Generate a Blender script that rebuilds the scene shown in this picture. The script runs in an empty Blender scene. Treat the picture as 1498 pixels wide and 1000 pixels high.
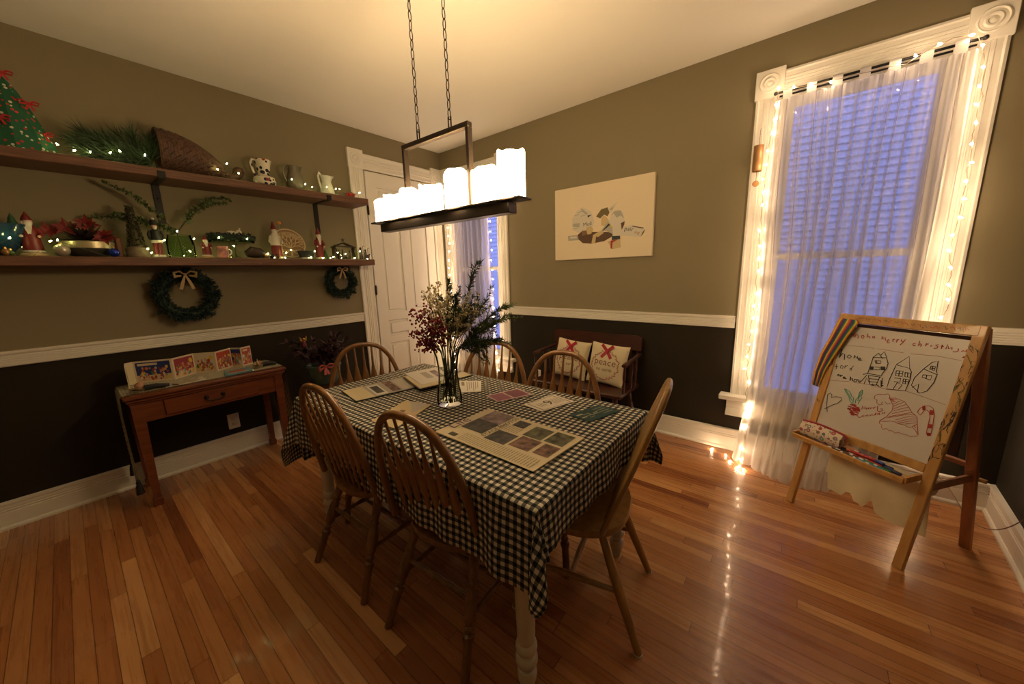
import bpy, math, random
from mathutils import Vector as V, Matrix
random.seed(7)
PI = math.pi
sc = bpy.context.scene
COL = sc.collection
# ------------------------------------------------------------------ camera model
F, YAW, PITCH, ROLL = 525.7344, -.6832, -.1902, -.0292
CAM = V((3.4581, -3.0072, 1.3673))
fw = V((math.sin(YAW)*math.cos(PITCH), math.cos(YAW)*math.cos(PITCH), math.sin(PITCH)))
r0 = V((math.cos(YAW), -math.sin(YAW), 0)); u0 = r0.cross(fw)
RT = math.cos(ROLL)*r0 + math.sin(ROLL)*u0
UP = -math.sin(ROLL)*r0 + math.cos(ROLL)*u0
def ray(x, y): return RT*(x-749) + UP*(500-y) + fw*F
def at(x, y, p, n):                         # place a measured point on a known plane of the room
    d = ray(x, y); p = V(p); n = V(n)
    return CAM + d*((p-CAM).dot(n)/d.dot(n))
def onx(x, y, X): return at(x, y, (X, 0, 0), (1, 0, 0))
def ony(x, y, Y): return at(x, y, (0, Y, 0), (0, 1, 0))
def onz(x, y, Z): return at(x, y, (0, 0, Z), (0, 0, 1))
cd = bpy.data.cameras.new('camera'); co = bpy.data.objects.new('camera', cd); COL.objects.link(co)
cd.sensor_width = 36; cd.lens = F/1498*36; cd.clip_start = .02; cd.clip_end = 60
m = Matrix((RT, UP, -fw)).transposed().to_4x4(); m.translation = CAM
co.matrix_world = m; sc.camera = co

# ------------------------------------------------------------------ materials
MATS = {}
def mat(name, col=(.8, .8, .8), rough=.6, metal=0, bump=0, bscale=60, emit=None, estr=0, coat=0, var=0, vscale=8, stretch=(1, 1, 1), spec=.5, trans=0, ior=1.45):
    if name in MATS: return MATS[name]
    m = bpy.data.materials.new(name); m.use_nodes = True; MATS[name] = m
    nt = m.node_tree; b = nt.nodes['Principled BSDF']
    b.inputs['Base Color'].default_value = (*col, 1); b.inputs['Roughness'].default_value = rough
    b.inputs['Metallic'].default_value = metal; b.inputs['Coat Weight'].default_value = coat
    b.inputs['Specular IOR Level'].default_value = spec; b.inputs['Transmission Weight'].default_value = trans; b.inputs['IOR'].default_value = ior
    if emit: b.inputs['Emission Color'].default_value = (*emit, 1); b.inputs['Emission Strength'].default_value = estr
    tc = nt.nodes.new('ShaderNodeTexCoord'); mp = nt.nodes.new('ShaderNodeMapping'); nt.links.new(tc.outputs['Object'], mp.inputs[0])
    mp.inputs['Scale'].default_value = stretch
    if var:
        n = nt.nodes.new('ShaderNodeTexNoise'); n.inputs['Scale'].default_value = vscale; n.inputs['Detail'].default_value = 5
        nt.links.new(mp.outputs[0], n.inputs['Vector'])
        r = nt.nodes.new('ShaderNodeValToRGB'); r.color_ramp.elements[0].position = .3; r.color_ramp.elements[1].position = .7
        r.color_ramp.elements[0].color = (*[c*(1-var) for c in col], 1); r.color_ramp.elements[1].color = (*[min(1, c*(1+var)) for c in col], 1)
        nt.links.new(n.outputs['Fac'], r.inputs[0]); nt.links.new(r.outputs[0], b.inputs['Base Color'])
    if bump:
        n = nt.nodes.new('ShaderNodeTexNoise'); n.inputs['Scale'].default_value = bscale; nt.links.new(mp.outputs[0], n.inputs['Vector'])
        bp = nt.nodes.new('ShaderNodeBump'); bp.inputs['Strength'].default_value = bump; bp.inputs['Distance'].default_value = .004
        nt.links.new(n.outputs['Fac'], bp.inputs['Height']); nt.links.new(bp.outputs[0], b.inputs['Normal'])
    return m
class G:                                       # tiny node-graph helper
    def __init__(s, name):
        s.m = bpy.data.materials.new(name); s.m.use_nodes = True; s.nt = s.m.node_tree; s.b = s.nt.nodes['Principled BSDF']; MATS[name] = s.m
    def n(s, t): return s.nt.nodes.new(t)
    def l(s, a, b): s.nt.links.new(a, b)
    def math(s, op, a, b=None, c=None):
        x = s.n('ShaderNodeMath'); x.operation = op
        for i, v in enumerate((a, b, c)):
            if v is None: continue
            if isinstance(v, (int, float)): x.inputs[i].default_value = v
            else: s.l(v, x.inputs[i])
        return x.outputs[0]
    def mix(s, f, a, b, bt='MIX'):
        x = s.n('ShaderNodeMix'); x.data_type = 'RGBA'; x.blend_type = bt
        for i, v in ((0, f), (6, a), (7, b)):
            if isinstance(v, (int, float)): x.inputs[i].default_value = v
            elif isinstance(v, tuple): x.inputs[i].default_value = (*v, 1)
            else: s.l(v, x.inputs[i])
        return x.outputs[2]
    def co(s, kind='Object'):
        t = s.n('ShaderNodeTexCoord'); q = s.n('ShaderNodeSeparateXYZ'); s.l(t.outputs[kind], q.inputs[0]); return q.outputs
    def vec(s, x, y, z):
        q = s.n('ShaderNodeCombineXYZ')
        for i, v in enumerate((x, y, z)):
            if isinstance(v, (int, float)): q.inputs[i].default_value = v
            else: s.l(v, q.inputs[i])
        return q.outputs[0]
    def noise(s, vec, scale, detail=3, w=0):
        x = s.n('ShaderNodeTexNoise'); x.inputs['Scale'].default_value = scale; x.inputs['Detail'].default_value = detail; s.l(vec, x.inputs['Vector'])
        return x.outputs['Fac']
    def white(s, vec):
        x = s.n('ShaderNodeTexWhiteNoise'); x.noise_dimensions = '3D'; s.l(vec, x.inputs['Vector']); return x.outputs['Value']
    def ramp(s, f, els):
        r = s.n('ShaderNodeValToRGB'); cr = r.color_ramp
        while len(cr.elements) < len(els): cr.elements.new(.5)
        for e, (p, c) in zip(cr.elements, els): e.position = p; e.color = (*c, 1)
        s.l(f, r.inputs[0]); return r.outputs[0]
    def bump(s, h, st, d=.003):
        bp = s.n('ShaderNodeBump'); bp.inputs['Strength'].default_value = st; bp.inputs['Distance'].default_value = d; s.l(h, bp.inputs['Height']); s.l(bp.outputs[0], s.b.inputs['Normal'])

def m_floor():
    g = G('oak_floor'); X, Y, Z = g.co(); PW = .053
    row = g.math('FLOOR', g.math('DIVIDE', Y, PW)); rr = g.white(g.vec(row, 3.1, 0))
    ln = g.math('ADD', .62, g.math('MULTIPLY', g.white(g.vec(row, 9.7, 0)), .75))
    u = g.math('DIVIDE', g.math('ADD', X, g.math('MULTIPLY', rr, 7.)), ln)
    colr = g.math('FLOOR', u); rnd = g.white(g.vec(row, colr, 5.))
    base = g.ramp(rnd, [(0, (.23, .078, .026)), (.15, (.34, .13, .042)), (.5, (.42, .18, .06)), (.8, (.50, .235, .085)), (1, (.60, .32, .13))])
    gv = g.vec(g.math('ADD', g.math('MULTIPLY', X, 1.6), g.math('MULTIPLY', rnd, 50)), g.math('MULTIPLY', Y, 42), rnd)
    gn = g.noise(gv, 1.6, 6)
    c = g.mix(.6, base, g.ramp(gn, [(.25, (.62, .5, .42)), (.5, (.95, .92, .9)), (.75, (1.05, 1.05, 1.02))]), 'MULTIPLY')
    fy = g.math('FRACT', g.math('DIVIDE', Y, PW)); fx = g.math('FRACT', u)
    e1 = g.math('LESS_THAN', fy, .045); e2 = g.math('LESS_THAN', g.math('MULTIPLY', fx, ln), .0028)
    e = g.math('MAXIMUM', e1, e2)
    c = g.mix(g.math('MULTIPLY', e, .88), c, (.07, .025, .01))
    g.l(c, g.b.inputs['Base Color'])
    g.l(g.math('ADD', .22, g.math('MULTIPLY', gn, .12)), g.b.inputs['Roughness'])
    g.b.inputs['Coat Weight'].default_value = .35; g.b.inputs['Coat Roughness'].default_value = .07
    h = g.math('SUBTRACT', g.math('ADD', g.math('MULTIPLY', gn, .25), g.math('MULTIPLY', rnd, .5)), e); g.bump(h, .22, .002)
    return g.m
def m_wall(name, lo, hi, zc):
    g = G(name); X, Y, Z = g.co(); f = g.math('GREATER_THAN', Z, zc)
    c = g.mix(f, lo, hi); g.l(c, g.b.inputs['Base Color']); g.b.inputs['Roughness'].default_value = .75; g.b.inputs['Specular IOR Level'].default_value = .22
    t = g.n('ShaderNodeTexCoord'); g.bump(g.noise(t.outputs['Object'], 160, 2), .06, .002); return g.m
def m_wood(name, a, b, axis=0, scale=3.0, rough=.35, coat=.2, st=14):
    g = G(name); o = g.co(); v = [g.math('MULTIPLY', o[i], (1.5 if i == axis else st)) for i in range(3)]
    n = g.noise(g.vec(*v), scale, 5); g.l(g.ramp(n, [(.3, a), (.7, b)]), g.b.inputs['Base Color'])
    g.b.inputs['Roughness'].default_value = rough; g.b.inputs['Coat Weight'].default_value = coat; g.bump(n, .08, .002); return g.m
def m_gingham(name, p, dark, mid, light):
    g = G(name); t = g.n('ShaderNodeTexCoord'); q = g.n('ShaderNodeSeparateXYZ'); g.l(t.outputs['UV'], q.inputs[0])
    a = g.math('LESS_THAN', g.math('FRACT', g.math('DIVIDE', q.outputs[0], p)), .5)
    b = g.math('LESS_THAN', g.math('FRACT', g.math('DIVIDE', q.outputs[1], p)), .5)
    s = g.math('MULTIPLY', g.math('ADD', a, b), .5)
    g.l(g.ramp(s, [(0, light), (.5, mid), (1, dark)]), g.b.inputs['Base Color']); g.b.inputs['Roughness'].default_value = .85
    g.b.inputs['Specular IOR Level'].default_value = .15
    g.bump(g.noise(t.outputs['UV'], 900, 2), .15, .001); return g.m
def m_sheer(name, col=(.86, .82, .80), fac=.5):
    m = bpy.data.materials.new(name); m.use_nodes = True; nt = m.node_tree; MATS[name] = m
    for n in list(nt.nodes):
        if n.type != 'OUTPUT_MATERIAL': nt.nodes.remove(n)
    out = [n for n in nt.nodes if n.type == 'OUTPUT_MATERIAL'][0]
    tr = nt.nodes.new('ShaderNodeBsdfTransparent'); tl = nt.nodes.new('ShaderNodeBsdfTranslucent'); df = nt.nodes.new('ShaderNodeBsdfDiffuse')
    tl.inputs[0].default_value = (*col, 1); df.inputs[0].default_value = (*col, 1)
    a = nt.nodes.new('ShaderNodeMixShader'); a.inputs[0].default_value = .45; nt.links.new(tl.outputs[0], a.inputs[1]); nt.links.new(df.outputs[0], a.inputs[2])
    b = nt.nodes.new('ShaderNodeMixShader'); nt.links.new(tr.outputs[0], b.inputs[1]); nt.links.new(a.outputs[0], b.inputs[2])
    lw = nt.nodes.new('ShaderNodeLayerWeight'); lw.inputs[0].default_value = .35
    mm = nt.nodes.new('ShaderNodeMath'); mm.operation = 'MULTIPLY_ADD'; nt.links.new(lw.outputs['Facing'], mm.inputs[0]); mm.inputs[1].default_value = .75; mm.inputs[2].default_value = fac; mm.use_clamp = True
    nt.links.new(mm.outputs[0], b.inputs[0]); nt.links.new(b.outputs[0], out.inputs[0]); return m
def m_pane(name, tint=(1, 1, 1), refl=.08):
    m = bpy.data.materials.new(name); m.use_nodes = True; nt = m.node_tree; MATS[name] = m
    for n in list(nt.nodes):
        if n.type != 'OUTPUT_MATERIAL': nt.nodes.remove(n)
    out = [n for n in nt.nodes if n.type == 'OUTPUT_MATERIAL'][0]
    tr = nt.nodes.new('ShaderNodeBsdfTransparent'); tr.inputs[0].default_value = (*tint, 1); gl = nt.nodes.new('ShaderNodeBsdfGlossy'); gl.inputs['Roughness'].default_value = .02
    fr = nt.nodes.new('ShaderNodeFresnel'); fr.inputs[0].default_value = 1.45 if name == 'window_glass' else 1.13
    b = nt.nodes.new('ShaderNodeMixShader'); nt.links.new(fr.outputs[0], b.inputs[0]); nt.links.new(tr.outputs[0], b.inputs[1]); nt.links.new(gl.outputs[0], b.inputs[2])
    nt.links.new(b.outputs[0], out.inputs[0]); return m

FLOORM = m_floor()
WALLM = m_wall('olive_wall_paint', (.020, .0150, .0085), (.222, .186, .112), .97)
CEIL = mat('ceiling_paint', (.80, .78, .72), .8, bump=.05, bscale=150)
TRIM = mat('trim_paint', (.76, .73, .66), .38, bump=.03, bscale=40)
TAPE2 = mat('light_oak', (.34, .19, .055), .28, coat=.35, var=.2, vscale=5, stretch=(9, 9, 1.2))
TAPE = mat('chair_oak', (.185, .082, .024), .28, coat=.35, var=.28, vscale=5, stretch=(9, 9, 1.2))
OAKD = mat('bench_mahogany', (.045, .013, .008), .35, coat=.2, var=.3, vscale=4, stretch=(2, 9, 9))
CONW = m_wood('console_cherry', (.10, .024, .009), (.17, .048, .018), 1, 3, .35, .25)
SHELFW = m_wood('rough_shelf_plank', (.075, .030, .015), (.17, .075, .038), 1, 4, .6, 0, 22)
EASW = m_wood('easel_pine', (.45, .22, .06), (.58, .33, .11), 2, 3, .45, .1)
EASD = mat('easel_back_wood', (.34, .13, .05), .5, var=.2, vscale=5, stretch=(8, 8, 1))
IRON = mat('black_iron', (.018, .016, .015), .45, metal=.6)
BRONZE = mat('dark_bronze', (.06, .045, .035), .38, metal=.85)
CREAM = mat('cream_leg_paint', (.66, .60, .48), .4)
GING = m_gingham('gingham_cloth', .0262, (.012, .013, .013), (.115, .115, .105), (.66, .60, .50))
SHEERT = m_sheer('sheer_tab_voile', col=(.93, .90, .87), fac=.85)
SHEER = m_sheer('sheer_voile', col=(.93, .90, .87), fac=.50)
PANE = m_pane('window_glass')
VGL = m_pane('vase_glass', (.97, .985, .97))
WHITE = mat('white_gloss', (.75, .74, .72), .3)
BLACK = mat('matte_black', (.012, .012, .012), .6)
RED = mat('red_ribbon', (.38, .015, .02), .5)
# ------------------------------------------------------------------ mesh builder
class MB:
    def __init__(s): s.v = []; s.f = []; s.m = []; s.uv = None; s.cur = 0; s.sl = []
    def use(s, m):
        if m not in s.sl: s.sl.append(m)
        s.cur = s.sl.index(m); return s
    def add(s, vs, fs):
        k = len(s.v); s.v += [V(p) for p in vs]
        for f in fs: s.f.append([k+i for i in f]); s.m.append(s.cur)
        return s
    def box(s, c, d, M=None, bev=0):
        hx, hy, hz = d[0]/2, d[1]/2, d[2]/2; b = min(bev, hx*.9, hy*.9, hz*.9)
        if b <= 0:
            vs = [V((x, y, z)) for x in (-hx, hx) for y in (-hy, hy) for z in (-hz, hz)]
            fs = [(0, 1, 3, 2), (4, 6, 7, 5), (0, 4, 5, 1), (2, 3, 7, 6), (0, 2, 6, 4), (1, 5, 7, 3)]
        else:
            vs = []; idx = {}
            for sx in (-1, 1):
                for sy in (-1, 1):
                    for sz in (-1, 1):
                        for a in range(3):
                            p = [sx*hx, sy*hy, sz*hz]; q = [sx*(hx-b), sy*(hy-b), sz*(hz-b)]; q[a] = p[a]
                            idx[(sx, sy, sz, a)] = len(vs); vs.append(V(q))
            fs = []
            for a in range(3):
                o = [i for i in range(3) if i != a]
                for sg in (-1, 1):
                    l = []
                    for (i, j) in ((-1, -1), (1, -1), (1, 1), (-1, 1)):
                        k = [0, 0, 0]; k[a] = sg; k[o[0]] = i; k[o[1]] = j; l.append(idx[(*k, a)])
                    if (sg == 1) == (a == 1): l.reverse()
                    fs.append(l)
            for a in range(3):
                o = [i for i in range(3) if i != a]
                for i in (-1, 1):
                    for j in (-1, 1):
                        k0 = [0, 0, 0]; k1 = [0, 0, 0]; k0[a] = -1; k1[a] = 1
                        for k in (k0, k1): k[o[0]] = i; k[o[1]] = j
                        l = [idx[(*k0, o[0])], idx[(*k1, o[0])], idx[(*k1, o[1])], idx[(*k0, o[1])]]
                        n = (vs[l[1]]-vs[l[0]]).cross(vs[l[2]]-vs[l[0]]); cc = (vs[l[0]]+vs[l[2]])
                        if n.dot(cc) < 0: l.reverse()
                        fs.append(l)
            for sx in (-1, 1):
                for sy in (-1, 1):
                    for sz in (-1, 1):
                        l = [idx[(sx, sy, sz, a)] for a in range(3)]
                        if sx*sy*sz < 0: l.reverse()
                        fs.append(l)
        M = M or Matrix.Identity(4); c = V(c)
        return s.add([(M.to_3x3() @ p)+c for p in vs], fs)
    def beam(s, a, b, w, h, up=(0, 0, 1), bev=.002):          # rectangular bar from a to b
        a = V(a); b = V(b); d = b-a; L = d.length; x = d.normalized(); z = V(up); z = (z-x*z.dot(x)).normalized(); y = z.cross(x)
        M = Matrix((x, y, z)).transposed().to_4x4(); return s.box((a+b)/2, (L, w, h), M, bev)
    def tube(s, pts, r, n=8, cap=True, flat=1, up=None, closed=False):
        pts = [V(p) for p in pts]; N = len(pts); rs = r if isinstance(r, (list, tuple)) else [r]*N
        k = len(s.v); prev = V(up) if up else None
        for i, p in enumerate(pts):
            if closed: t = pts[(i+1) % N]-pts[i-1]
            else: t = pts[min(i+1, N-1)]-pts[max(i-1, 0)]
            t = t.normalized() if t.length > 1e-9 else V((0, 0, 1))
            if prev is None: prev = V((0, 0, 1)) if abs(t.z) < .9 else V((1, 0, 0))
            if up: prev = V(up)
            u = prev-t*prev.dot(t)
            if u.length < 1e-6: u = V((1, .01, 0))-t*V((1, .01, 0)).dot(t)
            u.normalize(); w = t.cross(u); prev = u
            for j in range(n):
                a = 2*PI*j/n; s.v.append(p+u*math.cos(a)*rs[i]*flat+w*math.sin(a)*rs[i])
        for i in range(N if closed else N-1):
            i2 = (i+1) % N
            for j in range(n):
                s.f.append([k+i*n+j, k+i*n+(j+1) % n, k+i2*n+(j+1) % n, k+i2*n+j]); s.m.append(s.cur)
        if cap and not closed:
            s.f.append([k+j for j in range(n)][::-1]); s.m.append(s.cur)
            s.f.append([k+(N-1)*n+j for j in range(n)]); s.m.append(s.cur)
        return s
    def lathe(s, prof, o=(0, 0, 0), n=24, a=None, b=None, sx=1, sy=1, cap=True):   # prof [(r,z)], along axis a->b if given
        o = V(o)
        if a is not None:
            a = V(a); b = V(b); z = (b-a).normalized(); x = V((1, 0, 0)) if abs(z.x) < .9 else V((0, 1, 0)); x = (x-z*x.dot(z)).normalized(); y = z.cross(x); L = (b-a).length
            f = lambda r, t, c, q: a+z*(t*L)+x*(r*c)+y*(r*q)
        else: f = lambda r, t, c, q: o+V((r*c*sx, r*q*sy, t))
        k = len(s.v)
        for r, t in prof:
            for j in range(n): s.v.append(f(r, t, math.cos(2*PI*j/n), math.sin(2*PI*j/n)))
        for i in range(len(prof)-1):
            for j in range(n): s.f.append([k+i*n+j, k+i*n+(j+1) % n, k+(i+1)*n+(j+1) % n, k+(i+1)*n+j]); s.m.append(s.cur)
        if cap:
            if prof[0][0] > 1e-5: s.f.append([k+j for j in range(n)][::-1]); s.m.append(s.cur)
            if prof[-1][0] > 1e-5: s.f.append([k+(len(prof)-1)*n+j for j in range(n)]); s.m.append(s.cur)
        return s
    def ball(s, c, r, n=10, sx=1, sy=1, sz=1):
        return s.lathe([(r*math.sin(PI*i/(n//2+1)), -r*sz*math.cos(PI*i/(n//2+1))) for i in range(n//2+2)], c, n, sx=sx, sy=sy, cap=False)
    def grid(s, fn, nu, nv, th=0, uv=None):
        k = len(s.v)
        for i in range(nu+1):
            for j in range(nv+1): s.v.append(V(fn(i/nu, j/nv)))
        for i in range(nu):
            for j in range(nv):
                s.f.append([k+i*(nv+1)+j, k+(i+1)*(nv+1)+j, k+(i+1)*(nv+1)+j+1, k+i*(nv+1)+j+1]); s.m.append(s.cur)
        return s
    def prism(s, poly, O, X, Y, t):             # poly in X,Y plane at O, thickness t along X×Y
        O = V(O); X = V(X); Y = V(Y); Z = X.cross(Y).normalized(); n = len(poly)
        k = len(s.v)
        for d in (0, t):
            for (a, b) in poly: s.v.append(O+X*a+Y*b+Z*d)
        s.f.append([k+i for i in range(n)][::-1]); s.m.append(s.cur); s.f.append([k+n+i for i in range(n)]); s.m.append(s.cur)
        for i in range(n): s.f.append([k+i, k+(i+1) % n, k+n+(i+1) % n, k+n+i]); s.m.append(s.cur)
        return s
    def quad(s, a, b, c, d): return s.add([a, b, c, d], [(0, 1, 2, 3)])
    def stroke(s, pts, w, nrm):                 # flat drawn line on a surface
        nrm = V(nrm).normalized(); pts = [V(p) for p in pts]; k = len(s.v)
        for i, p in enumerate(pts):
            t = pts[min(i+1, len(pts)-1)]-pts[max(i-1, 0)]; t = t.normalized() if t.length > 1e-9 else V((1, 0, 0)); q = nrm.cross(t)*w/2; s.v += [p-q, p+q]
        for i in range(len(pts)-1): s.f.append([k+2*i, k+2*i+2, k+2*i+3, k+2*i+1]); s.m.append(s.cur)
        return s
    def text(s, txt, size, O, X, Y, align='CENTER', shear=0):
        cu = bpy.data.curves.new('t', 'FONT'); cu.body = txt; cu.size = size; cu.align_x = align; cu.align_y = 'CENTER'; cu.shear = shear; cu.resolution_u = 2
        ob = bpy.data.objects.new('t', cu); COL.objects.link(ob); me = ob.to_mesh()
        O = V(O); X = V(X).normalized(); Y = V(Y).normalized()
        s.add([O+X*v.co.x+Y*v.co.y for v in me.vertices], [list(p.vertices) for p in me.polygons])
        ob.to_mesh_clear(); bpy.data.objects.remove(ob); bpy.data.curves.remove(cu); return s
    def xf(s, M): s.v = [M @ v for v in s.v]; return s
    def build(s, name, material=None, parent=None, world=True, smooth=40, top=None, loc=None):
        me = bpy.data.meshes.new(name); off = V((0, 0, 0))
        if parent is None and loc is None and s.v:
            xs = [v.x for v in s.v]; ys = [v.y for v in s.v]; off = V(((min(xs)+max(xs))/2, (min(ys)+max(ys))/2, min(v.z for v in s.v)))
        elif loc is not None: off = V(loc)
        vs = s.v
        if parent is not None and world: inv = WM(parent).inverted(); vs = [inv @ v for v in s.v]
        me.from_pydata([v-off for v in vs], [], s.f)
        sl = s.sl if s.sl else [material]
        for q in sl: me.materials.append(q)
        if len(sl) > 1: me.polygons.foreach_set('material_index', s.m)
        if s.uv:
            ul = me.uv_layers.new(name='UVMap')
            for lp in me.loops: ul.data[lp.index].uv = s.uv[lp.vertex_index]
        me.update(); me.validate()
        if smooth:
            me.polygons.foreach_set('use_smooth', [True]*len(me.polygons)); me.set_sharp_from_angle(angle=math.radians(smooth))
        o = bpy.data.objects.new(name, me); COL.objects.link(o)
        if parent is not None: o.parent = parent
        else: o.location = off
        return o
def WM(o):
    M = o.matrix_basis.copy()
    return WM(o.parent) @ M if o.parent else M
def tag(o, label=None, cat=None, group=None, kind=None):
    if label: o['label'] = label
    if cat: o['category'] = cat
    if group: o['group'] = group
    if kind: o['kind'] = kind
    return o
def thing(name, label, cat, loc=(0, 0, 0), rz=0, group=None):
    o = bpy.data.objects.new(name, None); COL.objects.link(o); o.location = loc; o.rotation_euler = (0, 0, rz); o.empty_display_size = .05
    return tag(o, label, cat, group)
def struct(o, parent=None):
    o['kind'] = 'structure'; return o
def copy_tree(o, parent=None):
    c = o.copy(); COL.objects.link(c); c.parent = parent
    for ch in [x for x in COL.objects if x.parent == o]: copy_tree(ch, c)
    return c
def arc(c, r, a0, a1, n, X=(1, 0, 0), Y=(0, 0, 1)):
    c = V(c); X = V(X); Y = V(Y); return [c+X*r*math.cos(a0+(a1-a0)*i/n)+Y*r*math.sin(a0+(a1-a0)*i/n) for i in range(n+1)]
def bez(p0, p1, p2, n=10):
    p0, p1, p2 = V(p0), V(p1), V(p2); return [p0*(1-t)**2+p1*2*t*(1-t)+p2*t*t for t in [i/n for i in range(n+1)]]
X_, Y_, Z_ = V((1, 0, 0)), V((0, 1, 0)), V((0, 0, 1))
# ================================================================== ROOM
H = 2.75; YB = -4.4; W3 = 4.3692; A3 = .0718
def wx(y): return W3 + A3*y                       # right wall is slightly out of square
mb = MB(); mb.box((2.1, YB/2, -.03), (4.8, -YB+.5, .06)); struct(mb.build('floor', FLOORM))
mb = MB(); mb.box((2.1, YB/2, H+.03), (4.8, -YB+.5, .06)); struct(mb.build('ceiling', CEIL))
ZS, ZT = .44, 2.40                               # window opening
WIN = [(.16, .87), (3.235, 3.965)]
T = .14
mb = MB(); mb.box((-T/2, YB/2, H/2), (T, -YB+.3, H)); o = mb.build('wall_left', WALLM, loc=(0, 0, 0)); struct(o)
mb = MB()
xs = [-.2, WIN[0][0], WIN[0][1], WIN[1][0], WIN[1][1], W3+.2]
for i in range(5):
    a, b = xs[i], xs[i+1]
    if i in (1, 3):
        mb.box(((a+b)/2, T/2, ZS/2), (b-a, T, ZS)); mb.box(((a+b)/2, T/2, (ZT+H)/2), (b-a, T, H-ZT))
    else: mb.box(((a+b)/2, T/2, H/2), (b-a, T, H))
struct(mb.build('wall_back', WALLM, loc=(0, 0, 0)))
mb = MB(); mb.prism([(W3, 0), (wx(YB), YB), (wx(YB)+T, YB), (W3+T, 0)], (0, 0, 0), X_, Y_, H); struct(mb.build('wall_right', WALLM, loc=(0, 0, 0)))
mb = MB(); mb.box((2.1, YB-T/2, H/2), (4.8, T, H)); struct(mb.build('wall_front', WALLM, loc=(0, 0, 0)))
# chair rail, baseboard profiles swept along a wall: profile (depth, z)
rail = [(0, .930), (.014, .930), (.019, .936)]
for i in range(5): z = .940+i*.0125; rail += [(.019, z), (.014, z+.0015), (.014, z+.0035), (.019, z+.005)]
rail += [(.026, 1.004), (.028, 1.017), (0, 1.017)]
base = [(0, 0), (.030, 0), (.030, .012), (.024, .020), (.018, .022), (.018, .098), (.014, .100), (.014, .105), (.018, .107), (.018, .113), (.014, .115), (.014, .120), (.018, .122), (.018, .140), (.022, .146), (.022, .158), (0, .161)]
def sweep(prof, a, b, nrm, name):
    mb = MB(); a = V(a); b = V(b); nrm = V(nrm); d = (b-a)
    P = [a+nrm*p+Z_*q for p, q in prof]; n = len(P)
    mb.add(P+[p+d for p in P], [[i, (i+1) % n, n+(i+1) % n, n+i] for i in range(n)]+[list(range(n))[::-1], [n+i for i in range(n)]])
    o = mb.build(name, TRIM, smooth=25); struct(o); return o
DL = (-1.135, -.03)                               # door casing
sweep(rail, (0, YB, 0), (0, DL[0], 0), X_, 'trim_1'); sweep(base, (0, YB, 0), (0, DL[0], 0), X_, 'baseboard_left')
sweep(rail, (1.012, 0, 0), (3.09, 0, 0), -Y_, 'trim_2'); sweep(rail, (4.09, 0, 0), (W3, 0, 0), -Y_, 'trim_3')
sweep(base, (1.012, 0, 0), (W3-.02, 0, 0), -Y_, 'baseboard_back')
nr = V((-1, A3, 0)).normalized()
sweep(rail, (W3, 0, 0), (wx(YB), YB, 0), nr, 'trim_4'); sweep(base, (W3, 0, 0), (wx(YB), YB, 0), nr, 'baseboard_right')
sweep(base, (.02, YB, 0), (3.95, YB, 0), Y_, 'baseboard_front')

def rosette(mb, c, ax, r=.055):                  # turned bullseye on a corner block; ax = outward normal
    mb.lathe([(r, 0), (r, .004), (r*.9, .007), (r*.8, .003), (r*.62, .003), (r*.5, .010), (r*.36, .008), (r*.30, .002), (r*.22, .004), (0, .010)], a=c, b=c+ax, n=28, cap=False)
    return mb
def fluted(mb, c0, c1, wdt, out, ax):            # casing board with routed beads, c0->c1 along board, ax across
    c0 = V(c0); c1 = V(c1); h = wdt/2; prof = [(-h, 0), (-h, .014), (-h+.012, .019), (-h+.02, .014)]
    for q in (-.018, 0, .018): prof += [(q-.007, .015), (q-.004, .020), (q+.004, .020), (q+.007, .015)]
    prof += [(h-.02, .014), (h-.012, .019), (h, .014), (h, 0)]
    n = len(prof); P = [c0+ax*a+out*b for a, b in prof]+[c1+ax*a+out*b for a, b in prof]
    mb.add(P, [[i, (i+1) % n, n+(i+1) % n, n+i] for i in range(n)]+[list(range(n)), [n+i for i in range(n)][::-1]])
BW = .15
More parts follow.
